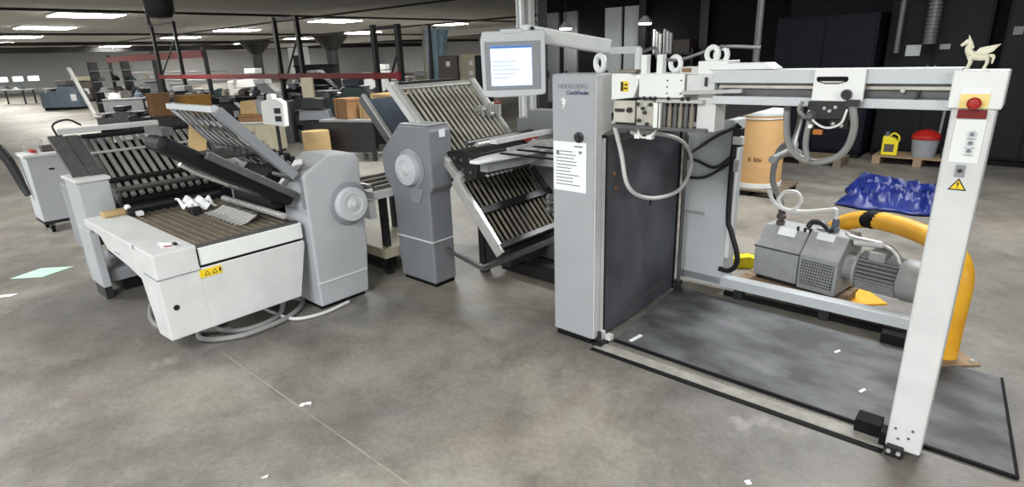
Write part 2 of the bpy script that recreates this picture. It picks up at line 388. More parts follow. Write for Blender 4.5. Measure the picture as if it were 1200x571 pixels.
# carriage hanging on the beam
ca = MB(); ca.box(1.067,1.25,-.035,-.013,1.478,1.603); ca = note(ca.build('carriage_plate', 'white', T, bevel=.004), 'white sliding plate on the beam with a dark slot handle')
s = MB(); s.prism([(1.078,1.566),(1.083,1.573),(1.188,1.573),(1.193,1.566),(1.19,1.555),(1.16,1.545),(1.11,1.545),(1.082,1.555)], 'v', -.038, -.034); s.build('handle_slot', 'black2', ca)
MB().prism([(1.092,1.556),(1.18,1.556),(1.165,1.549),(1.107,1.549)], 'v', -.04, -.037).build('handle_lip', 'steel', ca)
MB().lathe((1.194,-.035,1.506), (0,-1,0), [(0,0),(.017,0),(.02,.006),(.017,.022),(0,.022)], 18).build('clamp_knob', 'black', ca, smooth=True)
bx = MB(); bx.box(1.055,1.225,-.03,.06,1.405,1.476); bx.box(1.14,1.21,-.02,.05,1.37,1.41); bx = note(bx.build('valve_box', 'black', T, bevel=.004), 'black valve box under the sliding plate')
MB().box(1.09,1.125,-.04,-.02,1.345,1.365).build('fitting', 'brass', bx); MB().box(1.07,1.085,-.045,-.02,1.37,1.385).build('fitting', 'white', bx)
MB().lathe((1.075,-.032,1.42), (0,-1,0), [(0,0),(.024,0),(.014,.03),(.01,.034),(0,.034)], 14).build('fitting', 'gun', bx, smooth=True)
for q in ((1.12,1.45),(1.14,1.44),(1.16,1.455),(1.16,1.39),(1.19,1.385)): MB().ball((q[0],-.034,q[1]), .008).build('screw', 'steel', bx)
MB().box(1.2,1.245,-.06,-.03,1.462,1.487).build('hose_clamp', 'dark', bx)
MB().tube([(1.065,-.04,1.44),(1.09,-.05,1.4),(1.14,-.05,1.375),(1.19,-.05,1.395),(1.205,-.045,1.45)], .0045, 6).build('air_line', 'whitehose', bx, smooth=True)
MB().tube([(1.06,-.04,1.41),(1.03,-.05,1.44),(1.04,-.05,1.476)], .008, 6).build('air_line', 'hose', bx, smooth=True)
MB().tube([(1.22,-.045,1.47),(1.235,-.03,1.38),(1.213,0,1.29),(1.157,.02,1.237),(1.074,.04,1.218),(1.0,.05,1.25),(.965,.06,1.317),(.95,.07,1.41),(.945,.08,1.46)], .014, 8).build('suction_hose', 'hose', T, smooth=True)
MB().tube([(1.02,.06,1.25),(.96,.2,1.24),(.9,.4,1.24),(.86,.6,1.33),(.84,.62,1.45)], .014, 8).build('suction_hose', 'hose', T, smooth=True)
MB().tube([(1.075,0,1.23),(1.06,-.01,1.3),(1.07,-.03,1.4)], .012, 8).build('suction_hose', 'hose', T, smooth=True)
# post with control panel
po = MB(); po.box(1.532,1.66,-.03,.1,.03,1.5); po = note(po.build('post', 'offwhite', T, bevel=.01), 'tall white end post')
MB().box(1.52,1.672,-.042,.112,1.463,1.592).build('post_cap', 'white', po, bevel=.006)
pn = MB(); pn.box(1.552,1.64,-.0345,-.029,1.272,1.463); pn = pn.build('control_panel', 'white', po, bevel=.002)
note(pn, 'white control panel with red and yellow emergency stop')
for z, s_ in ((1.376,.014),(1.345,.012),(1.318,.012)):
    MB().lathe((1.607,-.034,z), (0,-1,0), [(0,0),(s_,0),(s_,.004),(0,.004)], 16).build('push_button', 'ltgrey', pn, smooth=True)
    MB().prism([(1.601,z-.006),(1.613,z-.006),(1.613,z+.004),(1.607,z+.008),(1.601,z+.004)], 'v', -.0395,-.038).build('icon', 'ink', pn)
    MB().box(1.592,1.622,-.0355,-.0345,z-.018,z-.0155).build('icon', 'ink', pn)
MB().box(1.553,1.636,-.046,-.036,1.431,1.461).build('indicator_window', 'dred', po, bevel=.002)
yp = MB(); yp.box(1.553,1.634,-.047,-.041,1.466,1.515); yp = yp.build('yellow_plate', 'paleyellow', po)
MB().box(1.553,1.634,-.0465,-.041,1.515,1.53).build('plate_top', 'paper', po)
MB().lathe((1.596,-.046,1.484), (0,-1,0), [(0,0),(.011,0),(.011,.012),(.02,.016),(.021,.024),(.015,.031),(0,.033)], 22).build('emergency_stop', 'red', po, smooth=True)
kp = MB(); kp.box(1.58,1.608,-.036,-.029,1.222,1.265); kp = kp.build('key_switch', 'midgrey', po, bevel=.002); MB().cyl((1.594,-.036,1.245),(1.594,-.042,1.245),.007,12).build('key_barrel', 'dark', kp)
wt = MB(); wt.prism([(1.568,1.172),(1.624,1.172),(1.596,1.216)], 'v', -.032,-.029); wt = wt.build('warning_triangle', 'black', po)
MB().prism([(1.575,1.1765),(1.617,1.1765),(1.596,1.209)], 'v', -.0328,-.0315).build('triangle_face', 'label', wt)
MB().prism([(1.594,1.187),(1.598,1.187),(1.599,1.201),(1.593,1.201)], 'v', -.0336,-.0325).build('exclamation_mark', 'black', wt); MB().cyl((1.596,-.0336,1.182),(1.596,-.0325,1.182),.0022,8).build('exclamation_mark', 'black', wt)
ft = MB(); ft.box(1.54,1.602,-.055,-.025,.0,.05); ft = ft.build('foot_bracket', 'black', po, bevel=.003)
for x in (1.552,1.588): MB().cyl((x,-.055,.03),(x,-.064,.03),.009,8).build('bolt', 'steel', ft)
for x, z in ((1.56,.13),(1.575,.085),(1.61,.1),(1.62,.14)): MB().cyl((x,-.03,z),(x,-.034,z),.005,8).build('bolt_head', 'gun', po)
MB().box(1.505,1.532,.0,.07,.006,.07).build('stop_block', 'black2', T); MB().box(1.4,1.5,.04,.13,.01,.07).build('stop_block', 'black2', T)
MB().box(1.32,1.45,1.05,1.13,.01,.07).build('stop_block', 'black2', T)
# floor track along the front
MB().box(.02,1.53,-.055,-.022,0,.005).build('track_groove', 'black2', T); MB().box(.02,1.53,-.02,.055,0,.007).build('track_strip', 'track', T)
fb = MB(); fb.box(.0,.06,.0,.09,.0,.02); fb = fb.build('foot_bracket', 'black', T); MB().box(.005,.03,.06,.1,.02,.07).build('foot_block', 'offwhite', fb); MB().box(.035,.075,.08,.12,.02,.05).build('foot_block', 'offwhite', fb)
MB().cyl((.03,.03,.02),(.03,.03,.09),.012,10).build('levelling_screw', 'dark', fb)
# suction head between column and beam
hd = MB(); hd.prism([(.1,1.588),(.2,1.588),(.235,1.575),(.255,1.54),(.23,1.47),(.1,1.457)], 'v', -.0, .2); hd = note(hd.build('head_housing', 'white', T, bevel=.004), 'white head housing with a yellow hazard label')
MB().box(.155,.2,-.003,.001,1.5,1.55).build('hazard_label', 'label', hd); MB().box(.158,.172,-.005,-.002,1.503,1.547).build('pictogram', 'black', hd); MB().box(.176,.196,-.005,-.002,1.512,1.52).build('pictogram', 'black', hd); MB().box(.18,.195,-.005,-.002,1.53,1.538).build('pictogram', 'black', hd)
h2 = MB(); h2.box(.262,.5,-.005,.18,1.474,1.586); h2 = note(h2.build('head_cover', 'white', T, bevel=.004), 'square white cover plates of the suction head')
for x, z in ((.415,1.555),(.415,1.525),(.415,1.495),(.485,1.555),(.485,1.495)): MB().cyl((x,-.005,z),(x,-.009,z),.004,8).build('screw', 'gun', h2)
h3 = MB(); h3.box(.51,.645,0,.16,1.50,1.58); h3.box(.56,.65,.02,.14,1.32,1.5); h3 = h3.build('end_plate', 'offwhite', T, bevel=.003)
MB().box(.605,.612,-.02,.0,1.53,1.57).build('lever', 'dark', h3)
MB().bar((.5,-.02,1.5),(.78,-.02,1.513),.02,.016).build('slide_bar', 'steel', T)
hb = MB(); hb.box(.1,.64,.05,.95,1.36,1.455); hb = hb.build('head_frame', 'gun', T)
hl = MB(); hl.box(.115,.24,-.0,.05,1.345,1.455); hl = hl.build('side_cover', 'rod', T, bevel=.003); MB().cyl((.215,-.0,1.41),(.215,-.02,1.41),.013,12).build('knob', 'black', hl); MB().box(.13,.18,-.012,0,1.4,1.415).build('catch', 'dark', hl)
pb = MB(); pb.box(.25,.345,-.0,.05,1.335,1.46); pb = pb.build('bearing_plate', 'rod', T, bevel=.003)
for x, z in ((.262,1.44),(.29,1.42),(.27,1.36),(.315,1.345),(.33,1.44),(.3,1.4)): MB().cyl((x,0,z),(x,-.015,z),.009,10).build('bolt', 'dark', pb)
MB().torus((.285,-.003,1.428),(0,1,0),.02,.004).build('bearing_ring', 'steel', pb)
MB().box(.352,.374,-.015,.05,1.33,1.45).build('guide_plate', 'white', T); MB().box(.385,.392,-.02,.05,1.33,1.45).build('guide_plate', 'white', T)
for k in range(6):
    x = .405 + k*.028
    sk = MB(); sk.cyl((x,.0,1.34),(x,.0,1.435),.0115,10); sk.cyl((x,0,1.435),(x,0,1.452),.006,8); sk.cyl((x,0,1.328),(x,0,1.342),.009,10,.013); sk.build('suction_cup', 'rodd' if k%2 else 'gun', T, smooth=True)
MB().box(.36,.6,-.012,.03,1.452,1.468).build('manifold_bar', 'steel', T)
for x in (.3,.335,.36,.43,.5,.53): MB().ball((x,-.02,1.472), .009).build('valve_button', 'black', T)
MB().box(.11,.62,-.01,.06,1.318,1.335).build('lower_shaft', 'gun', T)
MB().tube([(.245,.03,1.34),(.25,.03,1.29),(.28,.03,1.27),(.33,.03,1.29),(.36,.03,1.33)], .006, 6).build('air_line', 'whitehose', T, smooth=True)
for x in (.23,.3): MB().box(x,x+.03,.02,.05,1.265,1.285).build('connector', 'white', T)
for u, v, z in ((.42,.06,1.63),(.6,.06,1.668),(.63,.09,1.664)): MB().torus((u,v,z),(.3,1,0),.032,.012).build('lifting_eye', 'white', T, smooth=True)
MB().box(.56,.7,.0,.14,1.58,1.64).build('top_block', 'white', T, bevel=.004); MB().box(.46,.56,.02,.12,1.58,1.615).build('top_block', 'offwhite', T, bevel=.004)
MB().box(.475,.52,.015,.03,1.592,1.61).build('top_tab', 'brownbox', T)
for x in (.255,.34): MB().box(x,x+.032,.02,.06,1.58,1.675).build('top_bracket', 'white', T, bevel=.003)
MB().box(.12,.22,.03,.1,1.59,1.604).build('brass_strip', 'rodd', T)
MB().tube([(.22,.1,1.69),(.29,.08,1.705),(.32,.06,1.69),(.33,.06,1.655),(.45,.06,1.65),(.57,.08,1.685),(.66,.08,1.70),(.8,.1,1.69)], .008, 6).build('pneumatic_line', 'gun', T, smooth=True)
MB().tube([(.06,.093,1.333),(.06,.181,1.149),(.07,.236,.967),(.08,.37,.868),(.08,.63,.806),(.07,.93,.80),(.06,1.1,.908),(.06,1.065,1.031),(.06,.887,1.14),(.06,.6,1.208),(.12,.2,1.27),(.24,.05,1.28)], .0125, 8).build('looped_hose', 'whitehose', T, smooth=True)
note(bpy.data.objects['looped_hose'], 'white hose hanging in a loop')
# operator terminal on its swivel arm
def rz(p, c, a):
    x, y = p[0]-c[0], p[1]-c[1]; return (c[0]+x*math.cos(a)-y*math.sin(a), c[1]+x*math.sin(a)+y*math.cos(a))
tm = bpy.data.objects.new('terminal', None); C.objects.link(tm); tm.parent = T
d_ = Vector((.047,3.42,1.645)) - W(0,0,0); tm.location = (d_.dot(UX), d_.dot(VX), d_.z); tm.rotation_euler = (math.radians(4), 0, -ANG + math.radians(-4)); tm['label'] = 'pale grey operator screen on an arm'
OFF[tm.name] = (0,0,0)
ms = MB(); ms.prism([(-.182,.135),(-.17,.178),(.17,.178),(.178,.172),(.178,-.155),(.172,-.166),(.1,-.174),(-.1,-.178),(-.172,-.172),(-.18,-.158)], 'v', -.03, .05); ms.build('screen_housing', 'ltgrey', tm, bevel=.006)
MB().box(-.16,.15,-.036,-.028,-.135,.125).build('screen_bezel', 'midgrey', tm, bevel=.003)
sc_ = MB(); sc_.box(-.128,.103,-.041,-.035,-.112,.103); sc_.build('screen', 'screen', tm)
MB().box(-.128,.103,-.0425,-.0405,.09,.103).build('screen_title_bar', 'screenbar', tm)
for k in range(5): MB().box(-.115,-.02+.012*((k*7)%5),-.0425,-.0405,-.07+k*.022,-.066+k*.022).build('screen_text_line', 'ltgrey', tm)
MB().box(-.07,.05,-.034,.04,.165,.188).build('hinge_block', 'ltgrey', tm, bevel=.004)
ar = MB()
d2 = lambda p: ((Vector(p)-W(0,0,0)).dot(UX), (Vector(p)-W(0,0,0)).dot(VX), p[2])
ar.bar(d2((.10,3.47,1.815)), d2((.63,3.72,1.722)), .07, .085); ar = note(ar.build('swivel_arm', 'white', T, bevel=.012), 'white swivel arm carrying the operator screen')
MB().bar(d2((.63,3.72,1.70)), d2((.80,3.62,1.70)), .05, .04).build('arm_tip', 'ltgrey', ar); MB().cyl(d2((.79,3.6,1.56)), d2((.79,3.6,1.71)), .022, 12).build('arm_pivot', 'white', ar)
MB().ball(d2((.155,3.43,1.83)), .014).build('arm_screw', 'black', ar)

# paper notice taped on the column
t = thing('paper_notice', 'white printed notice sheet taped to the lettered grey column', 'notice', (-.162,-.003,1.08))
s = MB(); s.box(-.276,-.05,-.004,-.001,.94,1.222); s.build('sheet', 'paper', t)
ln = MB(); random.seed(3)
for k in range(11):
    z = 1.165 - k*.019; ln.box(-.258,-.258+random.uniform(.1,.17),-.0048,-.0036,z,z+.005)
ln.box(-.13,-.075,-.0048,-.0036,1.195,1.203); ln.box(-.255,-.235,-.0048,-.0036,1.145,1.165); ln.box(-.1,-.08,-.0048,-.0036,1.16,1.175)
ln.build('printed_line', 'ink', t)
# floor mat
mt = MB(); mt.prism([(.077,.128),(-.005,1.15),(1.885,.985),(1.975,.1)], 'z', 0, .009)
t = solo(mt.build('rubber_mat', 'mat'), (0,0,0), 'large scuffed black rubber mat on the floor between the posts', 'floor mat')
ed = MB(); ed.bar((.077,.128,.006),(1.975,.1,.006),.016,.016); ed.bar((1.975,.1,.006),(1.885,.985,.006),.012,.014); ed.build('mat_edge', 'black2', t)
t = MB(); t.box(-.055,.055,-.012,.012,0,.004); solo(t.build('tape_strip', 'paper'), (.17,.225,.009), 'short white tape strip on the black mat beside the lettered column', 'tape', rz=ANG+1.45)
for u, v, lb in ((1.16,.78,'small white paper scrap on the middle of the black mat'),(1.36,.42,'slim white paper scrap on the black mat near the white post')):
    t = MB(); t.prism([(-.026,-.006),(.02,-.009),(.027,.005),(-.02,.01)], 'z', 0, .003); solo(t.build('paper_scrap', 'paper'), (u,v,.009), lb, 'paper scrap', 'paper scraps on the black mat', rz=.6)
t = thing('winged_horse_figurine', 'cream winged horse figurine standing on top of the white post', 'figurine', (1.575,.03,1.596), off=False); t.scale = (.74,.74,.8)
fb = MB(); z0 = .0
fb.tube([(.035,0,.05),(.0,0,.052),(-.03,0,.058)], [.016,.018,.019], 10); fb.tube([(-.03,0,.06),(-.045,0,.082),(-.04,0,.105),(-.052,0,.118)], [.018,.013,.011,.009], 8); fb.tube([(-.048,0,.118),(-.075,0,.098)], [.011,.006], 8, smooth=False)
for x, y in ((-.03,.011),(-.035,-.011),(.033,.011),(.03,-.011)): fb.tube([(x,y,.055),(x+.006,y,.03),(x,y,.008),(x,y,0)], [.01,.006,.0045,.007], 7)
body = fb.build('body', 'cream', t, smooth=True)
for y in (-.02,.02):
    wg = MB(); wg.prism([(-.02,.062),(.0,.088),(.035,.095),(.075,.102),(.06,.085),(.05,.07),(.02,.058)], 'v', y-.003, y+.003); wg.build('wing', 'cream', t, bevel=.002)
mn = MB(); mn.prism([(-.052,.145),(-.04,.125),(-.022,.09),(-.03,.08),(-.05,.118)], 'v', -.005, .005); mn.build('mane', 'cream', t, bevel=.002)
tl = MB(); tl.tube([(.036,0,.055),(.055,0,.05),(.055,0,.02)], [.007,.008,.003], 7); tl.build('tail', 'cream', t, smooth=True)

# ================================================================== FIRST FOLD UNIT (centre)
T = thing('fold_unit', 'dark grey fold unit in the middle with light upper grate and dark lower grate', 'folding machine', (-1.65,.03,0))
c = MB(); c.prism([(-1.865,.03),(-1.455,.03),(-1.455,.74),(-1.41,.79),(-1.41,1.2),(-1.44,1.235),(-1.745,1.235),(-1.95,1.045),(-1.985,.985),(-1.985,.92),(-1.96,.8),(-1.885,.72)], 'v', .032, .25)
c = note(c.build('side_column', 'foldgrey', T, bevel=.014), 'dark grey side column with a round handwheel')
MB().box(-1.85,-1.47,.05,.24,0,.035).build('plinth', 'black2', c)
MB().box(-1.872,-1.448,.024,.245,.366,.374).build('seam_strip', 'white', c)
MB().prism([(-1.74,1.238),(-1.44,1.238),(-1.44,1.243),(-1.74,1.243)], 'v', .045, .24).build('top_cap', 'ltgrey', c)
MB().box(-1.409,-1.4045,.13,.185,1.15,1.205).build('sticker', 'paper', c)
MB().prism([(-1.66,.78),(-1.5,.78),(-1.56,.66),(-1.64,.66)], 'v', .02, .034).build('guard_fairing', 'midgrey', c, bevel=.006)
handwheel(c, (-1.635,.032,.915), (0,-1,0), .118)
# far side column
c = MB(); c.box(-1.75,-.98,1.03,1.2,.02,.44); c.box(-1.45,-.98,1.03,1.2,.44,1.2); c = c.build('far_column', 'midgrey', T, bevel=.01)
MB().box(-1.5,-1.2,1.015,1.03,.06,.28).build('opening', 'black2', c)
d45 = (-.707,.707)
slat_plate(T, 'upper_fold_plate', (-1.27,.83), d45, .93, .2, .98, 'v', 15, .0115, 'rod', 'steel', [(.98,.01,.04,.03,'steel'),(.5,-.03,.05,.03,'gun'),(.2,.02,.035,.03,'offwhite'),(.04,.03,.05,.05,'steel')], rail=(.035,.06), label='upper grate of worn bright rods')
uf = bpy.data.objects['upper_fold_plate']
MB().bar((-1.25,.59,.745),(-1.93,.59,1.43),.76,.008,(0,1,0)).build('backing_sheet', 'black', uf)
MB().bar((-1.97,.22,1.51),(-1.97,.86,1.51),.02,.03).build('stop_rail', 'black', uf)
MB().bar((-2.03,.17,1.535),(-1.62,.17,1.135),.022,.05).build('outer_rail', 'offwhite', uf); MB().bar((-1.9,.985,1.5),(-1.72,.985,1.3),.03,.05).build('outer_rail', 'offwhite', uf)
MB().prism([(.86,1.4),(.97,1.4),(.97,1.51),(.9,1.51)], 'u', -1.96,-1.93).build('end_cover', 'gun', uf)
jd = MB(); random.seed(5)
for k in range(9): jd.box(-1.68+k*.012,-1.66+k*.012,.78+.02*k,.81+.02*k,1.26-.02*(k%3),1.31)
jd.build('adjuster', 'steel', uf)
for (u, v, z) in ((-1.66,.97,1.31),(-1.6,.9,1.24),(-1.62,.82,1.28)): MB().ball((u,v,z), .018).build('adjuster_knob', 'chrome', uf, smooth=True)
MB().torus((-1.63,1.0,1.3),(1,0,0),.03,.006).build('adjuster_ring','red',uf,smooth=True)
lp = MB(); lp.bar((-2.42,.55,1.37),(-1.8,.55,.75),.66,.06,(0,1,0)); lp = note(lp.build('rear_fold_plate', 'blue_grey', T, bevel=.008), 'solid grey rear plate tilted up behind the column')
MB().bar((-2.44,.215,1.40),(-1.82,.215,.78),.02,.075,(0,1,0)).build('plate_rail', 'gun', lp)
MB().bar((-2.40,.215,1.425),(-1.80,.215,.825),.03,.02,(0,1,0)).build('plate_lip', 'steel', lp)
pl, P = slat_plate(T, 'lower_fold_plate', (-1.345,.86), (.655,-.755), .64, .2, 1.0, 'v', 15, .011, 'rodd', 'gun', [(.52,.03,.055,.03,'black'),(.97,.01,.04,.04,'gun'),(.04,.0,.05,.05,'black')], rail=(.03,.06), label='lower grate of dark steel rods')
MB().bar(P(.0,.6,-.075), P(.64,.6,-.075), .78, .008, (0,1,0)).build('backing_sheet', 'black2', pl)
MB().bar(P(.03,.172,.01), P(.68,.172,.01), .02, .075, (0,1,0)).build('near_rail', 'steel', pl); MB().bar(P(.06,.168,.055), P(.62,.168,.055), .03, .02, (0,1,0)).build('rail_lip', 'chrome', pl)
MB().tube([P(.0,1.02,.03), P(.2,1.04,.16), P(.45,1.04,.2)], .008, 6).build('plate_stay', 'gun', pl, smooth=True)
hb = MB(); hb.prism([(-1.41,.87),(-1.13,.86),(-1.1,.95),(-1.12,1.04),(-1.2,1.06),(-1.41,1.04)], 'v', .2, .8); hb = note(hb.build('roller_head', 'black', T, bevel=.004), 'black roller head between the two grates')
for u, z in ((-1.37,.91),(-1.33,1.0),(-1.25,.92),(-1.17,.91),(-1.17,1.0),(-1.26,.99)): MB().cyl((u,.2,z),(u,.19,z),.012,10).build('bearing_cap', 'gun', hb)
for k in range(6): MB().cyl((-1.12,.3+.05*k,.875),(-1.095,.3+.05*k,.875),.009,8).build('nozzle', 'offwhite', hb)
MB().cyl((-1.16,.26,1.1),(-1.16,1.0,1.1),.018,10).build('fold_roller', 'steel', hb, smooth=True); MB().cyl((-1.27,.26,1.1),(-1.27,1.0,1.1),.02,10).build('fold_roller', 'gun', hb, smooth=True)
wc = MB(); wc.prism([(-1.075,.09),(-1.28,.77),(-1.1,.9),(-.93,.82),(-.94,.49),(-.99,.1)], 'z', .995, 1.02); wc = note(wc.build('white_cover', 'paper', T, bevel=.01), 'tapered white cover tray')
MB().prism([(-1.08,.2),(-1.12,.79),(-.98,.79),(-.98,.5),(-1.01,.2)], 'z', .925, .996).build('cover_skirt', 'midgrey', wc)
ib = MB(); ib.box(-1.19,-.36,.815,1.0,.87,1.075); ib = note(ib.build('infeed_housing', 'offwhite', T, bevel=.006), 'pale infeed housing reaching the feeder')
MB().box(-1.0,-.97,.808,.816,.97,1.04).build('window', 'steel', ib); MB().prism([(-1.2,.8),(-1.1,.86),(-1.08,.85),(-1.16,.77)], 'z', 1.06, 1.1).build('red_lever', 'red', ib)
gb = MB(); gb.box(-1.3,-.8,1.0,1.15,1.1,1.27); gb.build('motor_housing', 'midgrey', T, bevel=.006)
bt = MB()
for v in (.32,.5,.68,.86): bt.box(-1.0,-.3,v,v+.03,1.035,1.044)
bt.build('infeed_belt', 'black2', T)
MB().bar((-1.0,.26,1.13),(-1.0,1.02,1.13),.06,.03).build('delivery_bar', 'offwhite', T); MB().bar((-.9,.3,1.08),(-.9,1.02,1.08),.03,.02).build('delivery_bar', 'steel', T)
bb = MB(); bb.bar((-.9,.0,.3),(-.9,1.04,.3),.03,.035); bb.bar((-1.42,.14,.3),(-.89,.0,.3),.03,.03); bb.build('cross_beam', 'gun', T)
MB().box(-1.3,-.4,.62,.7,.02,.1).build('base_shadow_rail', 'black', T); MB().box(-1.42,-.3,1.06,1.13,.0,.1).build('base_shadow_rail', 'black', T)  # black base rails that also stand in for shadow on the floor
MB().box(-1.44,-1.38,.5,.56,.0,.86).build('leg', 'dark', T); MB().box(-.95,-.9,1.0,1.04,.0,.3).build('leg', 'dark', T)
ub = MB(); ub.box(-1.37,-1.1,.5,.95,.1,.42); ub.build('pump_case', 'dark', T, bevel=.01)

# ================================================================== RIGHT-ANGLE FOLD UNIT (left of centre)
T = thing('right_angle_fold_unit', 'pale grey fold unit with a wired frame leaning over the white slatted table', 'folding machine', (-2.1,-.55,0))
c = MB(); c.prism([(-.745,.03),(-.345,.03),(-.31,.4),(-.3,1.03),(-.33,1.075),(-.545,1.09),(-.735,.985),(-.745,.95)], 'u', -2.12, -1.795)
c = note(c.build('side_column', 'fold2', T, bevel=.012), 'pale grey side column with a round handwheel')
MB().box(-2.1,-1.83,-.73,-.36,0,.035).build('plinth', 'black2', c)
MB().box(-1.8,-1.789,-.75,-.34,.203,.21).build('seam_strip', 'white', c)
handwheel(c, (-1.795,-.425,.725), (1,0,0), .122, 'ltgrey')
cs = MB(); cs.prism([(-1.79,1.095),(-2.12,.87),(-2.12,.84),(-1.79,1.06)], 'v', -.79, -.735); cs = cs.build('control_strip', 'white', c, bevel=.003)
MB().prism([(-1.86,1.052),(-1.96,.984),(-1.96,.978),(-1.86,1.046)], 'v', -.795,-.77).build('strip_keys', 'black', cs)
MB().box(-1.84,-1.81,-.752,-.745,.75,.95).build('recess_slot', 'midgrey', c)
dv = Vector((0,-.67,.74))
def P2(u, t, h=0): return (u, -.80 - .67*t + .74*h, 1.0 + .74*t + .67*h)
fr = MB()
for u in (-1.86, -2.5): fr.bar(P2(u,0), P2(u,.62), .035, .05, (1,0,0))
fr.bar(P2(-2.53,.61), P2(-1.83,.61), .05, .035)
fr = note(fr.build('upper_frame', 'ltgrey', T, bevel=.004), 'bright tubular frame tilted over the table')
MB().bar(P2(-1.815,-.02,.0), P2(-1.815,.6,.0), .02, .06, (1,0,0)).build('outer_rail', 'midgrey', fr)
for t_ in (.44,.26): MB().bar(P2(-2.5,t_,.02), P2(-1.86,t_,.02), .02, .025).build('cross_bar', 'offwhite', fr)
for k in range(7):
    u = -2.44 + k*.09
    MB().tube([P2(u,.6,-.01), P2(u+.02,.35,-.04), P2(u+.01,.05,0)], .009, 6).build('guide_wire', 'gun', fr, smooth=True)
gl = MB(); gl.bar(P2(-2.3,.27,-.06), P2(-1.88,.27,-.06), .34, .012); gl.build('backing_sheet', 'dark', fr)
sp = MB(); random.seed(2)
for k in range(26):
    t_ = random.uniform(-.02,.3); u = -1.9 - random.random()*.22; sp.bar(P2(u,t_,.04), P2(u+.03,t_+.05,.06), .02, .016)
sp.build('linkage', 'steel', fr)
sp = MB()
for k in range(14):
    t_ = random.uniform(-.08,.05); u = -1.86 - random.random()*.2; sp.bar(P2(u,t_,.06), P2(u+.03,t_+.04,.1), .03, .02)
sp.build('linkage', 'dark', fr)
MB().bar(P2(-2.45,.2,.05), P2(-1.95,.02,.05), .02, .02).build('stay_bar', 'chrome', fr)
# dark solid plate below the frame
def P3(u, t, h=0): return (u, -.78 - .83*t - .56*h, .86 + .56*t - .83*h)
pl = MB(); pl.bar(P3(-2.0,-.02,.05), P3(-2.0,.86,.05), .26, .09, (1,0,0)); pl = note(pl.build('lower_plate', 'charcoal', T, bevel=.03), 'long dark plate below the bright frame')
MB().bar(P3(-1.85,.0,.01), P3(-1.85,.62,.01), .03, .05, (1,0,0)).build('plate_rail', 'gun', pl, bevel=.006)
MB().tube([P3(-2.15,.62,.1), P3(-2.16,.5,.11), P3(-2.16,.3,.1)], .016, 8).build('chrome_rod', 'chrome', pl, smooth=True)
MB().bar(P3(-2.14,.85,-.02), P3(-1.86,.85,-.02), .06, .04).build('end_bar', 'gun', pl)
hb = MB(); hb.prism([(-.84,.72),(-.5,.72),(-.46,1.0),(-.7,1.05),(-.84,.96)], 'u', -2.7, -2.12); hb = note(hb.build('roller_head', 'black', T, bevel=.005), 'black roller head behind the slatted table')
for z, v, r_ in ((.83,-.86,.022),(.9,-.84,.02),(.97,-.78,.02)): MB().cyl((-2.72,v,z),(-1.9,v,z), r_, 10).build('fold_roller', 'gun', hb, smooth=True)
ss = MB(); ss.cyl((-2.75,-.9,.735),(-1.82,-.9,.735),.012,10)
for k in range(30): ss.cyl((-2.74+k*.031,-.9,.735),(-2.728+k*.031,-.9,.735),.022,10)
ss.build('toothed_shaft', 'steel', T, smooth=True)
c = MB(); c.box(-2.88,-2.7,-.78,-.35,0,.98); c.build('far_column', 'midgrey', T, bevel=.01)
MB().box(-2.7,-2.12,-.72,-.4,.1,.7).build('drive_case', 'charcoal', T, bevel=.01)
# transfer section between the two fold units, seen in the gap
tr = MB(); tr.box(-2.5,-1.95,-.1,.5,.66,.72); tr = note(tr.build('transfer_table', 'offwhite', T), 'pale transfer table in the gap between the grey columns')
MB().box(-2.3,-2.0,-.12,-.06,.5,.64).build('side_box', 'white', tr, bevel=.006); MB().box(-2.4,-2.33,-.12,.0,.52,.72).build('post_block', 'gun', tr)
for u in (-2.45,-2.3,-2.15,-2.02): MB().cyl((u,-.05,.735),(u,.48,.735),.016,8).build('transfer_roller', 'rodd', tr, smooth=True)
MB().bar((-2.6,-.13,.78),(-1.95,-.13,.78),.03,.02).build('guide_bar', 'steel', tr)
MB().box(-2.45,-2.4,.4,.45,0,.66).build('leg', 'dark', tr); MB().box(-2.05,-2.0,.0,.05,.0,.66).build('leg', 'dark', tr)
MB().box(-2.6,-1.95,-.05,.5,.16,.24).build('motor_tray', 'beige', tr); MB().cyl((-2.3,.02,.1),(-2.0,.02,.1),.07,14).build('motor', 'black', tr, smooth=True)

# ================================================================== SLATTED DELIVERY TABLE
T = thing('slatted_table', 'white arched delivery table with a brown slatted bed and yellow warning label', 'table', (-2.5,-1.3,0))
b = MB(); b.prism([(-3.22,.63),(-2.87,.608),(-2.76,.535),(-2.38,.505),(-2.15,.47),(-2.05,.13),(-1.84,.145),(-1.84,.682),(-3.22,.682)], 'v', -1.7, -1.462)
b = note(b.build('side_body', 'offwhite', T, bevel=.006), 'white arched side body')
MB().box(-2.06,-1.8385,-1.704,-1.46,.525,.533).build('seam', 'midgrey', b)
e = MB(); e.prism([(-1.465,.145),(-.86,.145),(-.78,.5),(-.78,.535),(-1.465,.535)], 'u', -2.03, -1.84); e = note(e.build('front_body', 'offwhite', T, bevel=.006), 'white front body with a yellow warning label')
MB().box(-2.0,-1.845,-1.46,-.78,.55,.66).build('front_rail', 'white', T, bevel=.006)
MB().box(-1.99,-1.85,-1.458,-.8,.536,.55).build('shadow_gap', 'black2', T); MB().box(-1.9,-1.8385,-1.4675,-1.4595,.55,.66).build('shadow_gap', 'black2', T)
lb = MB(); lb.box(-1.841,-1.837,-1.475,-1.345,.475,.525); lb = lb.build('warning_label', 'label', e)
for v in (-1.45,-1.405):
    MB().prism([(v,.485),(v+.036,.485),(v+.018,.516)], 'u', -1.8375,-1.836).build('triangle', 'black', lb); MB().prism([(v+.007,.489),(v+.029,.489),(v+.018,.509)], 'u', -1.8365,-1.8352).build('triangle_face', 'label', lb)
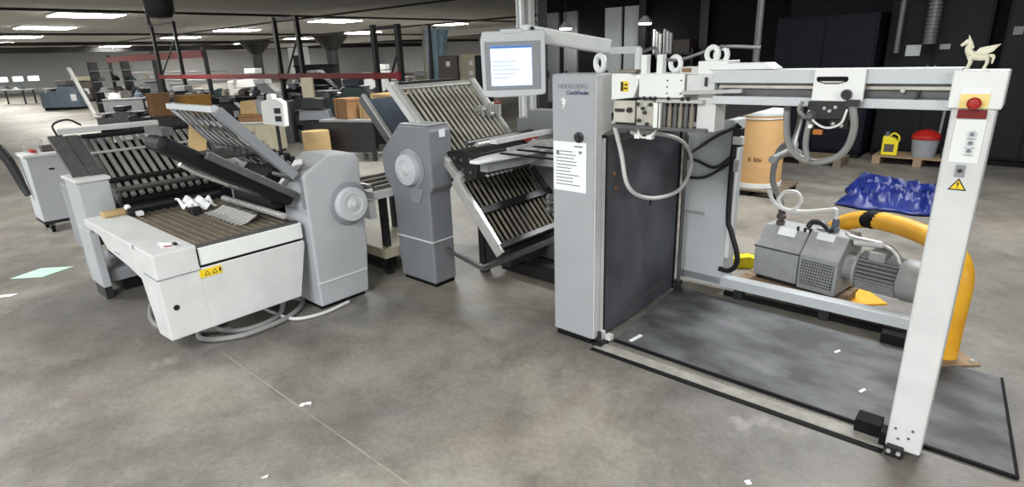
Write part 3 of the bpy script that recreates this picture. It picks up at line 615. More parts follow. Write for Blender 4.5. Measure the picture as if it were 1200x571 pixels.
MB().box(-1.8375,-1.836,-1.36,-1.35,.487,.513).build('text_block', 'black', lb)
MB().cyl((-1.845,-1.637,.342),(-1.836,-1.637,.342),.017,16).build('bolt_cap', 'black', b)
MB().box(-2.6,-2.5,-1.7035,-1.699,.555,.562).build('latch_slot', 'midgrey', b); MB().box(-2.17,-2.15,-1.704,-1.699,.66,.684).build('seam', 'midgrey', b)
bed = MB(); bed.box(-3.1,-1.86,-1.462,-.8,.6,.655); bed = note(bed.build('slatted_bed', 'slat', T), 'brown slatted conveyor bed')
random.seed(4)
for mi, (off_, mm) in enumerate(((0,'slat'),(.5,'rodd'))):
    q = MB()
    for k in range(13):
        v = -1.45 + (k+off_)*.05; q.box(-3.08,-1.87,v,v+(.034 if mi == 0 else .008),.655,.668 if mi == 0 else .674)
    q.build('conveyor_tape', mm, bed)
MB().box(-1.885,-1.85,-1.45,-.8,.655,.676).build('bed_edge', 'gun', bed)
MB().cyl((-3.04,-1.44,.72),(-3.04,-.8,.72),.016,10).build('stop_bar', 'dark', T, smooth=True)
MB().box(-3.07,-3.01,-1.47,-1.43,.682,.735).build('bar_bracket', 'black', T); MB().ball((-3.04,-1.46,.74), .022).build('bar_knob', 'white', T, smooth=True)
MB().box(-3.0,-2.95,-1.43,-1.39,.68,.71).build('bar_bracket', 'white', T)
MB().box(-3.2,-3.12,-.9,-.8,0,.6).build('leg', 'midgrey', T)
# things on the table
s = MB(); s.box(-.05,.05,-.085,.085,0,.035); s = solo(s.build('foam_block', 'tan', bevel=.006), (-3.13,-1.52,.684), 'pale yellow foam block lying on the end of the white table', 'block')
t = thing('paper_tag', 'crumpled white paper tag with red print and black clip on the white table corner', 'paper tag', (-1.98,-1.55,.684), off=False)
s = MB(); s.prism([(-.11,-.04),(.02,-.06),(.07,.0),(.03,.05),(-.03,.02)], 'z', 0, .003); s.build('tag_sheet', 'paper', t); MB().prism([(-.0,-.05),(.04,-.04),(.06,-.005),(.03,-.005)], 'z', .003, .004).build('red_print', 'red', t)
MB().box(.02,.055,.0,.02,.003,.016).build('clip', 'black', t)
rg = MB(); bmesh.ops.create_grid(rg.bm, x_segments=18, y_segments=12, size=.5)
for v in rg.bm.verts:
    x, y = v.co.x, v.co.y; v.co = Vector((x*.26, y*.2, .03 + .022*math.sin(9*x+3*y)+.018*math.sin(14*y-5*x)))
o = rg.build('white_rag', 'paper', smooth=True); so = o.modifiers.new('thick', 'SOLIDIFY'); so.thickness = .006
solo(o, (-2.86,-1.06,.69), 'crumpled white rag on the slatted bed', 'rag')
t = thing('pressing_clamp', 'black clamp block standing on the slatted bed beside the white rag', 'clamp', (-2.68,-1.15,.68), off=False)
s = MB(); s.prism([(-.05,0),(.05,0),(.045,.035),(.0,.05),(-.04,.04)], 'v', -.025, .025); s.build('clamp_body', 'black', t, bevel=.004); MB().cyl((0,0,.045),(0,0,.07),.008,8).build('clamp_screw', 'steel', t)
t = thing('sheet_guide', 'shiny bent steel sheet guide with fingers lying on the slatted bed', 'sheet guide', (-2.3,-1.02,.674), off=False)
s = MB(); s.ring_sweep([[(x, -.07, .0), (x, -.02, .012), (x, .05, .045), (x, .055, .042), (x, -.018, .006), (x, -.068, -.0)] for x in (-.3,.22)]); s.build('curved_sheet', 'chrome', t)
for k in range(9): MB().bar((-.3+k*.06,-.09,.004),(-.29+k*.06,.0,.02),.014,.006).build('finger', 'steel', t)
MB().cyl((-.32,.06,.05),(.24,.06,.05),.01,10).build('guide_shaft', 'dark', t, smooth=True)
for x in (-.25,-.05,.15): MB().box(x,x+.03,.045,.075,.01,.065).build('bracket', 'gun', t)
o = MB(); o.prism([(-.06,-.12),(.05,-.14),(.07,.1),(-.05,.13)], 'z', .0, .012); solo(o.build('tan_sheet', 'tan', bevel=.002), (-2.95,-1.35,1.16), 'tan cardboard scrap hanging beside the bright tilted frame', 'cardboard').rotation_euler = (math.radians(70), .2, .6)
bpy.data.objects['tan_sheet'].location = W(-2.75,-1.0,1.2)

# ================================================================== END FOLD UNIT (far left)
T = thing('end_fold_unit', 'far grey fold unit with thick rollers sloping up behind the slatted table', 'folding machine', (-3.5,-1.3,0))
c = MB(); c.box(-3.66,-3.3,-1.667,-1.465,.56,.92); c.box(-3.66,-3.34,-1.667,-1.61,.1,.56); c = note(c.build('side_column', 'fold2', T, bevel=.008), 'pale grey box column')
MB().box(-3.68,-3.285,-1.68,-1.455,.92,.945).build('top_cap', 'offwhite', c, bevel=.006); MB().box(-3.6,-3.36,-1.66,-1.61,0,.1).build('plinth', 'dark', c)
MB().box(-3.9,-3.67,-1.66,-1.45,.35,.86).build('column_back', 'midgrey', c, bevel=.01)
pl, P = slat_plate(T, 'roller_plate', (-3.22,.79), (-.82,.57), .68, -1.44, -.62, 'v', 14, .019, 'rodg', 'gun', [(.99,.03,.03,.03,'black'),(.2,.045,.03,.03,'black'),(.04,.045,.03,.03,'gun'),(.7,.03,.02,.015,'steel')], rail=(.03,.06), label='sloping grate of thick grey rollers')
MB().bar((-3.2,-1.03,.74),(-3.76,-1.03,1.13),.84,.008,(0,1,0)).build('backing_sheet', 'black2', pl)
for v in (-1.2,-1.05,-.95): MB().box(-3.72,-3.66,v,v+.05,1.15,1.175).build('roller_clip', 'steel', pl)
MB().bar((-3.26,-1.42,.72),(-3.26,-.7,.72),.05,.05).build('front_bar', 'dark', T)
sc2 = MB()
for a0, a1, dz in ((-1.66,-1.56,.03),(-1.555,-1.47,.02)): sc2.bar((-3.42,(a0+a1)/2,.93+dz),(-3.88,(a0+a1)/2,1.18+dz),(a1-a0),.03,(0,1,0))
sc2.build('side_cover', 'gun', T, bevel=.004)
MB().bar((-3.95,-1.58,1.24),(-3.95,-.86,1.24),.07,.04).build('top_bar', 'offwhite', T, bevel=.005)
MB().box(-3.94,-3.92,-1.5,-1.22,1.05,1.2).build('rear_panel', 'blue_grey', T); MB().box(-3.94,-3.92,-1.2,-.9,1.06,1.2).build('rear_panel', 'white', T); MB().box(-3.915,-3.9,-1.1,-1.06,1.08,1.15).build('panel_latch', 'dark', T)
MB().box(-3.98,-3.2,-1.45,-.6,.2,.72).build('body', 'charcoal', T, bevel=.01)
MB().tube([(-3.86,-1.6,1.22),(-3.9,-1.6,1.3),(-3.9,-1.5,1.33),(-3.9,-1.42,1.28)], .008, 6).build('cable', 'black', T, smooth=True)
for v in (-1.4,-.7): MB().box(-3.6,-3.5,v,v+.08,0,.2).build('leg', 'dark', T)
MB().prism([(-4.05,.1),(-3.44,.1),(-3.44,.18),(-3.46,.2),(-4.05,.2)], 'v', -1.605, -1.3).build('foot_step', 'midgrey', T, bevel=.006)
for u in (-3.95,-3.55): MB().box(u,u+.08,-1.5,-1.35,0,.1).build('step_foot', 'black2', T)
# hoses on the floor below the table
def floor_hose(pts, r, m, label):
    o = MB().tube([(a,b_,r+.003+z) for a,b_,z in pts], r, 8).build('floor_hose', m, smooth=True); solo(o, (0,0,0), label, 'hose', 'hoses on the floor under the table')
floor_hose([(-2.25,-1.4,0),(-2.02,-1.49,0),(-1.864,-1.35,0),(-1.83,-1.18,0),(-1.87,-.95,0),(-2.04,-.76,0),(-2.2,-.8,0)], .018, 'hose', 'thick grey hose curving from under the white table to the pale grey column')
floor_hose([(-2.3,-1.2,0),(-2.1,-1.36,0),(-1.93,-1.28,.0),(-1.9,-1.1,.0),(-1.98,-.95,.02),(-2.1,-.85,.2)], .018, 'hose', 'grey hose inside the larger hose loop beside the white table')
floor_hose([(-2.33,-.85,.05),(-2.2,-.98,.0),(-2.019,-.99,0),(-1.81,-.95,0),(-1.735,-.78,0),(-1.76,-.55,0)], .012, 'offwhite', 'pale thin hose passing in front of the pale grey column foot')
floor_hose([(-3.2,-1.3,0),(-2.9,-1.5,0),(-2.5,-1.6,0),(-2.2,-1.5,0),(-2.0,-1.3,0)], .016, 'hose', 'grey hose lying under the arch of the white table')

# ================================================================== VACUUM PUMP AND WHAT STANDS AROUND IT
pz = thing('pump_pallet', 'flat wooden board pallet under the grey vacuum pump', 'pallet', (.36,1.42,0), rz=ANG-.1, off=False)
for k in range(4): MB().box(-.02,.68,-.01+.09*k,.07+.09*k,.06,.08).build('deck_board', 'wood', pz)
for x in (0,.3,.58): MB().box(x,x+.09,.0,.33,0,.06).build('bearer', 'wood', pz)
T = thing('vacuum_pump', 'grey vacuum pump with finned motor on a wooden board pallet', 'pump', (.42,1.47,.08), rz=ANG-.17, off=False); T.scale = (.945,1,1)
a = MB(); a.prism([(0,.03),(0,.25),(.05,.30),(.12,.385),(.3,.385),(.34,.33),(.34,.03)], 'u', 0, .335); a = a.build('pump_body', 'pump', T, bevel=.008)
MB().box(-.004,.34,-.006,.345,.243,.252).build('seam', 'pumpd', a)
MB().prism([(.078,.338),(.115,.387),(.117,.3855),(.08,.3365)], 'u', .12, .25).build('type_plate', 'paper', a)
b = MB(); b.prism([(-.012,.02),(-.012,.26),(.05,.32),(.12,.4),(.3,.4),(.35,.33),(.35,.02)], 'u', .345, .61); b = b.build('silencer_box', 'pump', T, bevel=.008)
g = MB(); g.box(.365,.59,-.0145,-.011,.06,.23); g = g.build('grille', 'pumpd', b)
q = MB()
for k in range(12): q.bar((.37+.018*k,-.016,.065),(.385+.018*k,-.016,.225),.005,.004)
for k in range(8): q.box(.367,.588,-.0165,-.0145,.07+.021*k,.076+.021*k)
q.build('grille_bars', 'pump', g)
MB().prism([(.085,.36),(.115,.4015),(.117,.4),(.087,.3585)], 'u', .4, .52).build('type_plate', 'paper', b)
MB().box(.02,.58,.02,.32,0,.03).build('foot_rail', 'black', T)
md = MB(); md.cyl((.61,.15,.2),(.68,.15,.2),.085,24); md.cyl((.68,.15,.2),(.7,.15,.2),.125,28); md.build('coupling_flange', 'pump', T, smooth=True)
mo = MB(); mo.cyl((.7,.15,.2),(.95,.15,.2),.105,28); mo = mo.build('motor', 'pumpd', T, smooth=True)
fn = MB()
for k in range(30):
    t_ = 2*math.pi*k/30; e = Vector((0, math.cos(t_), math.sin(t_))); fn.bar(Vector((.705,.15,.2))+e*.115, Vector((.945,.15,.2))+e*.115, .005, .028, side=(0,-math.sin(t_),math.cos(t_)))
fn.build('cooling_fins', 'pump', mo)
MB().box(.76,.86,.06,.24,.3,.36).build('terminal_box', 'pump', mo, bevel=.006)
MB().lathe((.95,.15,.2),(1,0,0),[(0,0),(.125,0),(.132,.02),(.132,.1),(.12,.135),(0,.14)],28).build('fan_cowl', 'pump', T, smooth=True)
MB().cyl((.64,.13,.38),(.82,.12,.4),.022,12).build('filter_tube', 'offwhite', T, smooth=True); MB().tube([(.56,.2,.4),(.62,.14,.4),(.82,.12,.4),(.9,.12,.36),(.95,.1,.28)], .018, 8).build('exhaust_pipe', 'steel', T, smooth=True)
MB().lathe((.09,.17,.38),(0,0,1),[(.03,0),(.032,.03),(.022,.035),(.022,.05),(.034,.055),(.034,.075),(.026,.08),(.026,.13),(0,.13)],14).build('inlet_fitting', 'darkbrown', T, smooth=True)
MB().lathe((.47,.2,.4),(0,0,1),[(.03,0),(.03,.03),(.022,.035),(.026,.06),(.02,.09),(0,.09)],14).build('outlet_fitting', 'blue_grey', T, smooth=True)
MB().tube([(.28,.2,.39),(.3,.22,.43),(.38,.2,.44),(.44,.18,.41),(.47,.16,.41)], .02, 8).build('elbow_hose', 'black', T, smooth=True)
for x in (.25,.3,.34): MB().cyl((x,.12,.38),(x,.12,.41),.01,10).build('oil_cap', 'dark', T)
MB().tube([(.09,.17,.5),(.08,.12,.6),(.05,.06,.72),(.06,.05,.85),(.12,.0,.96),(.25,-.1,1.02),(.4,-.4,1.03),(.52,-.85,1.04)], .022, 10).build('suction_hose', 'hose', T, smooth=True)
MB().tube([(.47,.2,.48),(.46,.2,.55),(.4,.19,.54),(.27,.15,.515),(.14,.1,.52),(.09,.1,.58),(.12,.12,.635),(.2,.14,.64),(.24,.13,.585),(.19,.1,.52),(.1,.04,.56),(.06,.0,.66)], .014, 8).build('white_hose', 'whitehose', T, smooth=True)
bpy.data.objects['white_hose']['label'] = 'white hose with a curl'
# bent yellow machine guard
T = thing('machine_guard', 'bent yellow tube machine guard bolted to the floor behind the white post', 'guard rail', (2.405,2.86,0), world=True, rz=0)
gp = [(0,0,0),(0,0,.25),(0,.0,.45),(.005,.05,.55),(.01,.16,.6),(.015,.35,.61),(.01,.6,.6),(-.02,.83,.57),(-.07,.98,.51),(-.12,1.06,.42),(-.125,1.07,.3),(-.125,1.07,0)]
MB().tube(gp, .058, 18).build('guard_tube', 'yellow', T, smooth=True)
MB().box(-.11,.12,-.11,.1,0,.012).build('base_plate', 'wood', T, bevel=.002); MB().box(-.2,.12,.7,1.17,0,.012).build('base_plate', 'yellow', T)
for x in (-.085,.09): MB().cyl((x,-.08,.012),(x,-.08,.025),.012,8).build('anchor_bolt', 'steel', T)
MB().tube([(.0,.7,.592),(-.012,.79,.58),(-.03,.85,.563)], [.054,.064,.054], 14).build('worn_patch', 'black2', T, smooth=True)
# yellow plastic piece
o = MB(); o.prism([(-.2,0),(.2,0),(.2,.07),(.1,.1),(-.2,.05)], 'v', -.05, .05); solo(o.build('yellow_chock', 'lemon', bevel=.006), (.16,1.82,0), 'yellow plastic wheel chock on the floor beside the pump', 'chock', rz=ANG+.55)
# fibre drum on its pallet
t = thing('low_pallet', 'low dark wooden pallet under the tall brown drum', 'pallet', (3.0,6.98,0), world=True, off=False)
for k in range(5): MB().box(-.36,.42,-.34+.15*k,-.22+.15*k,.06,.08).build('deck_board', 'plank', t)
for x in (-.34,-.02,.3): MB().box(x,x+.1,-.33,.36,0,.06).build('bearer', 'black2', t)
t = thing('fibre_drum', 'tall brown fibre drum with white rims standing on a low pallet', 'drum', (3.03,6.98,.08), world=True, rz=-.55, off=False)
b = MB(); b.cyl((0,0,.05),(0,0,.86),.283,40); b = b.build('drum_body', 'drum', t, smooth=True)
MB().cyl((0,0,0),(0,0,.055),.29,40).build('base_rim', 'offwhite', t, smooth=True); MB().lathe((0,0,.84),(0,0,1),[(.288,0),(.294,.01),(.294,.05),(.286,.055),(.27,.04),(0,.04)],40).build('lid', 'offwhite', t, smooth=True)
MB().torus((0,0,.81),(0,0,1),.286,.008,40).build('locking_ring', 'steel', t, smooth=True)
p = MB()   # stencilled marks wrapped on the curve
for k in range(9):
    a0 = -1.78 + .055*k + (.05 if k > 1 else 0); h = (.05,.045,.0,.05,.045,.04,.045,.03,.03)[k]
    if h: p.bar((.2845*math.cos(a0),.2845*math.sin(a0),.32),(.2845*math.cos(a0),.2845*math.sin(a0),.32+h),.011,.002,side=(-math.sin(a0),math.cos(a0),0))
p.build('stencil_mark', 'drumink', b)
MB().bar((.285*math.cos(-2.3),.285*math.sin(-2.3),.05),(.285*math.cos(-2.3),.285*math.sin(-2.3),.84),.008,.003,side=(.7,-.7,0)).build('side_seam', 'drumink', b)
# blue tarpaulin
rg = MB(); bmesh.ops.create_grid(rg.bm, x_segments=90, y_segments=40, size=.5)
from mathutils import noise
for v in rg.bm.verts:
    x, y = v.co.x*1.12, v.co.y*1.15
    e = max(0, 1-max(abs(v.co.x), abs(v.co.y))*2)
    n1 = noise.noise(Vector((x*3.2, y*4.2, 1))); n2 = abs(noise.noise(Vector((x*9, y*8, 4)))); n3 = noise.noise(Vector((x*1.2, y*1.4, 9)))
    h = .015 + min(1, e*4)*(.045 + .05*n1 + .1*max(0, 1-2.2*abs(noise.noise(Vector((x*3.5+y*2, y*7-x*2, 4)))))**2 + .02*n2 + .05*n3 + .04*abs(noise.noise(Vector((x*19, y*15, 3)))))
    v.co = Vector((x + .12*noise.noise(Vector((y*3, x, 2))), y + .14*noise.noise(Vector((x*3, y, 7))), max(.006, h)))
o = rg.build('blue_tarpaulin', 'tarp', smooth=True); s = o.modifiers.new('thick', 'SOLIDIFY'); s.thickness = .004
solo(o, (4.36,6.2,.004), 'crumpled blue tarpaulin heaped on the floor behind the white post', 'tarpaulin', world=True, rz=ANG+.05)
# pallets and things along the dark wall
def pallet(base, lx, ly, label, m='plank', rz=ANG):
    t = thing('wooden_pallet', label, 'pallet', base, 'wooden pallets along the dark wall', world=True, rz=rz, off=False)
    n = 6
    for k in range(n): MB().box(0,lx,ly*k/n,ly*(k+.75)/n,.105,.125).build('deck_board', m, t)
    for x in (0, lx/2-.05, lx-.1): MB().box(x,x+.1,0,ly,0,.105).build('bearer', m, t)
    return t
pallet((5.3,8.35,0), 1.1, .55, 'wooden pallet carrying the yellow jug and the red-lidded bucket', 'wood')
pallet((3.95,8.75,0), 1.0, .5, 'dim wooden pallet under the dark cabinet beside the drum')
pallet((6.55,7.15,0), .85, .55, 'dim wooden pallet on the floor behind the white post')
t = thing('yellow_jug', 'yellow plastic jug with dark cap on the wooden pallet', 'jug', (5.52,8.33,.125), world=True, rz=-.6, off=False)
b = MB(); b.prism([(-.1,0),(.1,0),(.1,.19),(.06,.24),(-.02,.27),(-.1,.27)], 'v', -.065, .065); b.build('jug_body', 'lemon', t, bevel=.015); MB().cyl((-.05,0,.27),(-.05,0,.33),.028,12).build('cap', 'blue_grey', t)
MB().tube([(-.02,0,.27),(.03,0,.31),(.09,0,.27),(.1,0,.2)], .013, 7).build('jug_handle', 'lemon', t, smooth=True); MB().box(-.07,.05,-.068,-.064,.05,.16).build('jug_label', 'darkbrown', t)
t = thing('lidded_bucket', 'grey bucket with a red lid on the wooden pallet', 'bucket', (5.86,8.1,.125), world=True, off=False)
MB().lathe((0,0,0),(0,0,1),[(.0,0),(.14,0),(.165,.25),(.0,.25)],24).build('bucket_body', 'midgrey', t, smooth=True); MB().lathe((0,0,.25),(0,0,1),[(.175,0),(.18,.02),(.175,.05),(.12,.1),(.05,.13),(0,.13)],24).build('lid', 'red', t, smooth=True)
MB().torus((0,-.01,.2),(0,.5,1),.16,.005).build('bail_handle', 'steel', t, smooth=True)
for k, (x, y, h, m, lb) in enumerate([(6.04,7.93,.2,'gun','slim grey bottle beside the red-lidded bucket'),(6.14,7.85,.26,'charcoal','black spray can second from the red-lidded bucket'),(6.24,7.74,.16,'darkbrown','short brown tin farthest from the red-lidded bucket')]):
    t = thing('bottle', lb, 'bottle', (x,y,.125), 'bottles and cans on the pallet', world=True, off=False)
    MB().lathe((0,0,0),(0,0,1),[(0,0),(.045,0),(.045,h*.7),(.018,h*.85),(0,h*.85)],14).build('bottle_body', m, t, smooth=True); MB().cyl((0,0,h*.85),(0,0,h),.02,10).build('cap', 'steel', t)
o = MB(); o.bar((0,0,0),(.02,.16,1.0),.03,.03); o = o.build('leaning_pole', 'gun'); solo(o, (6.1,8.2,.125), 'thin grey pole leaning against the dark cabinets above the pallet', 'pole', world=True)
# dark cabinets
def dark_cabinet(base, lx, ly, h, m, label, bits=()):
    t = thing('dark_cabinet', label, 'cabinet', base, 'dark cabinets along the dark wall', off=False)
    MB().box(0,lx,0,ly,.08,h).build('cabinet_body', m, t, bevel=.015)
    MB().box(.03,lx-.03,.03,ly,0,.08).build('plinth', 'black2', t)
    for k in range(2): 
        dd = MB(); dd.box(.03+k*(lx/2-.02),lx/2-.01+k*(lx/2-.02),-.02,0,.12,h-.04); dd = dd.build('door', m, t, bevel=.005); MB().box((lx/2-.06) if k == 0 else (lx/2+.03),(lx/2-.03) if k == 0 else (lx/2+.06),-.035,-.02,h*.45,h*.6).build('door_handle', 'gun', dd)
    for x, z, w_, h_, m_, nm in bits: MB().box(x,x+w_,-.035,-.02,z,z+h_).build(nm, m_, t)
    return t
dark_cabinet((-1.5,7.4,.0), 1.4, .8, 2.1, 'navy', 'navy-black cabinet behind the brown drum, with a dim panel')
dark_cabinet((-.05,7.82,.0), 1.2, .45, 2.25, 'charcoal', 'dark grey cabinet with two pale notices above the pallet with the yellow jug', [(.26,1.48,.18,.15,'ltgrey','notice'),(.66,1.56,.12,.07,'midgrey','notice')])
dark_cabinet((1.3,7.7,.0), .85, .55, 2.6, 'charcoal', 'tall charcoal cabinet with a small dim notice, behind the white post', [(.08,1.72,.1,.1,'gun','notice')])
dark_cabinet((2.25,7.7,.0), 1.5, .5, 2.5, 'navy', 'widest blue-black cabinet at the far end of the dark wall', [(.95,.95,.06,.03,'offwhite','latch')])
o = MB(); o.cyl((0,0,0),(0,0,3.2),.045,14); o = o.build('conduit_pole', 'gun', smooth=True); solo(o, (-1.15,5.6,0), 'slim grey conduit pole rising from floor to ceiling behind the tie beam', 'pole').rotation_euler = (0,0,0)
q = MB()
for k in range(22): q.cyl((0,0,.05*k),(0,0,.05*k+.035),.085,14); 
q.cyl((0,0,0),(0,0,1.1),.07,12); solo(q.build('ribbed_duct', 'gun', smooth=True), (.52,7.45,1.64), 'grey ribbed flexible duct hanging in front of the dark grey cabinet', 'duct')
o = MB(); o.cyl((0,0,0),(0,0,.7),.04,12); solo(o.build('short_pipe', 'gun', smooth=True), (.13,7.55,1.53), 'short plain grey pipe hanging in front of the dark grey cabinet', 'pipe')

# ================================================================== CART AND FLOOR SCRAPS (far left)
T = thing('parts_cart', 'grey metal cart with cluttered top and casters at the far left', 'cart', (-6.05,-1.5,0))
b = MB(); b.box(-6.5,-6.1,-1.5,-1.05,.13,.83); b.build('cart_body', 'fold2', T, bevel=.01); MB().box(-6.52,-6.08,-1.52,-1.03,.83,.86).build('cart_top', 'offwhite', T, bevel=.004)
MB().box(-6.1,-6.095,-1.33,-1.28,.68,.7).build('cart_latch', 'dark', T); MB().box(-6.5,-6.1,-1.5,-1.05,.1,.13).build('cart_base', 'black', T)
for u in (-6.45,-6.15):
    for v in (-1.43,-1.1):
        cs = MB(); cs.cyl((u,v-.015,.04),(u,v+.015,.04),.04,14); cs = cs.build('caster', 'black2', T, smooth=True); MB().box(u-.02,u+.02,v-.022,v+.022,.05,.1).build('caster_fork', 'gun', cs)
MB().tube([(-6.7,-1.8,1.25),(-6.64,-1.78,1.15),(-6.5,-1.68,1.0),(-6.42,-1.6,.8),(-6.36,-1.56,.56),(-6.28,-1.54,.42)], [.05,.055,.045,.05,.04,.03], 10).build('curved_handle', 'black', T, smooth=True)
random.seed(12)
CL = [('wire_basket','steel','low wire basket on the cluttered grey cart','basket'),('parts_tray','darkbrown','brown parts tray on the grey cart beside the basket','tray'),('paper_bundle','paper','white folded paper bundle on the grey cart','paper'),('red_tool','red','small red hand tool on the grey cart','tool'),('oil_can','beige','beige can at the rear of the grey cart','can')]
for k, (nm, m, lb, ct) in enumerate(CL):
    u, v = [(-6.42,-1.36),(-6.28,-1.22),(-6.2,-1.12),(-6.18,-1.41),(-6.42,-1.12)][k]
    o = MB()
    if nm == 'oil_can': o.lathe((0,0,0),(0,0,1),[(0,0),(.05,0),(.05,.11),(.01,.17),(0,.17)],14)
    elif nm == 'wire_basket':
        for z in (.0,.06,.12): o.tube([(-.08,-.08,z+.004),(.08,-.08,z+.004),(.08,.08,z+.004),(-.08,.08,z+.004),(-.08,-.08,z+.004)], .004, 5, smooth=False)
        for x in (-.08,-.03,.03,.08):
            for y in (-.08,.08): o.bar((x,y,0),(x,y,.125),.004,.004)
    elif nm == 'red_tool': o.tube([(-.06,0,.02),(.0,.02,.02),(.03,.0,.03),(.06,-.03,.04)], .018, 8)
    elif nm == 'paper_bundle': o.prism([(-.07,0),(.07,0),(.06,.05),(.0,.08),(-.06,.04)], 'v', -.06, .06)
    else:
        o.box(-.06,.06,-.1,.1,0,.01); o.box(-.06,-.05,-.1,.1,0,.06); o.box(.05,.06,-.1,.1,0,.06); o.box(-.06,.06,-.1,-.09,0,.06); o.box(-.06,.06,.09,.1,0,.06); o.box(-.03,.02,-.06,.05,.01,.045)
    solo(o.build(nm, m), (u,v,.861), lb, ct, 'clutter on the grey cart')
for nm, p, pts, m, lb in [
    ('green_sheet',(-4.16,4.83),[(-.2,-.1),(.06,-.14),(.2,.09),(-.08,.13)],'mint','pale mint green paper sheet on the bare floor at the left'),
    ('paper_scrap',(-4.05,4.3),[(-.07,-.02),(.05,-.03),(.07,.02),(-.04,.02)],'paper','thin white paper sliver on the floor in front of the mint green sheet'),
    ('paper_scrap',(-1.107,2.615),[(-.03,-.01),(-.01,-.02),(.0,-.004),(.03,-.012),(.028,.012),(-.02,.008)],'paper','torn white scrap on the pale floor joint in front of the fold units'),
    ('paper_scrap',(.93,1.93),[(-.012,-.01),(.01,-.012),(.014,.012),(-.01,.012)],'paper','tiny white paper crumb on the floor in front of the track beside the mat'),
    ('paper_scrap',(-1.1,2.07),[(-.016,-.006),(.01,-.008),(.012,.008)],'paper','tiny white fleck on the floor at the bottom edge in front of the white table')]:
    o = MB(); o.prism(pts, 'z', 0, .004); solo(o.build(nm, m), (p[0],p[1],0.001), lb, 'paper', 'paper scraps on the floor' if nm == 'paper_scrap' else None, world=True, rz=.2)

# ================================================================== THE HALL BEHIND
def wthing(name, label, cat, x, y, group=None, rz=ANG, z=0): return thing(name, label, cat, (x,y,z), group, rz, world=True, off=False)
# red-beamed pallet rack
T = thing('pallet_rack', 'pallet rack with dark uprights and a long dark red beam across the hall', 'rack', (-14,6,0))
for u, h in ((-24.0,3.26),(-21.8,3.22),(-14.6,2.9),(-13.4,2.88),(-10.05,2.45),(-9.15,2.42)):
    f = MB(); f.box(u-.06,u+.06,5.9,6.0,0,h); f.build('upright', 'black', T)
for u0, u1, h in ((-24,-21.8,3.22),(-14.6,-13.4,2.88),(-10.05,-9.15,2.42)):
    f = MB(); f.bar((u0,5.95,h-1.9),(u1,5.95,h-.5),.04,.04); f.bar((u0,5.95,h-.04),(u1,5.95,h-.04),.04,.05); f.build('brace', 'black', T)
MB().box(-24,-9.1,5.85,5.92,1.25,1.39).build('red_beam', 'redbeam', T, bevel=.01); 
for u in (-24,-21.8,-14.6,-13.4,-10.05,-9.15): MB().box(u-.05,u+.05,5.84,5.86,1.22,1.42).build('beam_connector', 'redbeam', T)
T = thing('storage_rack', 'distant rack with a short dark red top beam above grey shelving', 'rack', (-33,8,0))
for u in (-38,-31,-24.9): MB().box(u-.07,u+.07,8.0,8.15,0,2.4).build('upright', 'dark', T)
MB().box(-38,-24.9,7.95,8.05,2.0,2.3).build('red_beam', 'redbeam', T)
for z in (.6,1.0,1.4): MB().box(-38,-25,8.05,8.9,z,z+.05).build('shelf_board', 'midgrey', T)
# more machines parked between the tables
EXTRA = [(-10.6,16.2,.55,'gun','dark','dark grey machine beside the low black machine at the left end of the red beam'),(-6.9,20.3,.7,'dark','charcoal','dark grey machine under the nearer flared pillar'),(-5.3,15.6,.5,'dark','black','small dark machine right behind the white control box'),(-13.9,22.6,.7,'dark','charcoal','dark machine behind the grey-fronted table'),(-1.2,21.5,.8,'darkbrown','beige','brown machine behind the lockers'),(-8.2,17.2,.6,'dark','gun','low dark machine with a grey roller under the middle of the red beam'),(-6.7,16.6,.6,'charcoal','dark','small charcoal machine behind the cream instrument box'),(-5.9,18.4,.75,'gun','charcoal','grey machine under the red beam behind the beige carton'),(-3.2,15.2,.55,'black','gun','low black machine behind the top of the solid grey plate'),(-10.0,18.0,.6,'black','dark','black machine behind the ochre case'),(-16.5,27.8,.8,'gun','charcoal','grey machine between the blue-grey press and the shelving'),(-3.7,26,.9,'beige','ltgrey','beige machine below the pale back wall beside the strips'),(-8.6,26.5,1.0,'blue_grey','gun','blue-grey machine in the depth under the second flared pillar')]
# flared pillars
for i, (px, py, s, r) in enumerate([(-18.3,45.0,1.05,.34),(-11.2,39.5,1.05,.36)]):
    o = MB(); o.lathe((0,0,0),(0,0,1),[(r,0),(r,H-1.0),(r*1.15,H-.95),(s*1.0,H-.2),(s*1.05,H),(0,H)],28)
    o = o.build('pillar', 'dark' if i < 2 else 'ltgrey', smooth=True); o.location = (px,py,0); structure(o)
# pale square pipe-clad post behind the operator screen
o = MB(); o.box(-.13,.13,-.1,.1,0,H); o = o.build('pillar', 'ltgrey'); o.location = (.31,9.0,0); structure(o)
p = MB(); p.cyl((-.05,-.13,0),(-.05,-.13,H),.035,12); p.cyl((.06,-.13,0),(.06,-.13,H),.035,12); p.build('conduit', 'offwhite', o, smooth=True)
o = MB(); o.box(-.07,.07,-.1,.1,0,H); o = o.build('pillar', 'black'); o.location = (.57,9.3,0); structure(o)
T = wthing('film_drape', 'translucent blue plastic film hanging in folds from a short crossbar on a pole', 'plastic film', -2.2, 19.5, rz=0)
b = MB(); n = 48
rings = []
for z, r in ((.06,.26),(.8,.22),(1.4,.24),(1.9,.28),(2.3,.33),(2.5,.36)):
    rings.append([((r+.05*math.sin(9*2*math.pi*k/n + z))*math.cos(2*math.pi*k/n)+.05*z-.1, (r+.05*math.sin(9*2*math.pi*k/n+z))*math.sin(2*math.pi*k/n)*.6, z) for k in range(n)])
b.ring_sweep(rings, caps=False).build('film', 'film', T, smooth=True)
MB().cyl((-.38,0,2.54),(.62,0,2.54),.05,12).build('crossbar', 'paper', T, smooth=True); MB().cyl((-.02,0,0),(-.02,0,2.6),.05,12).build('pole', 'gun', T)
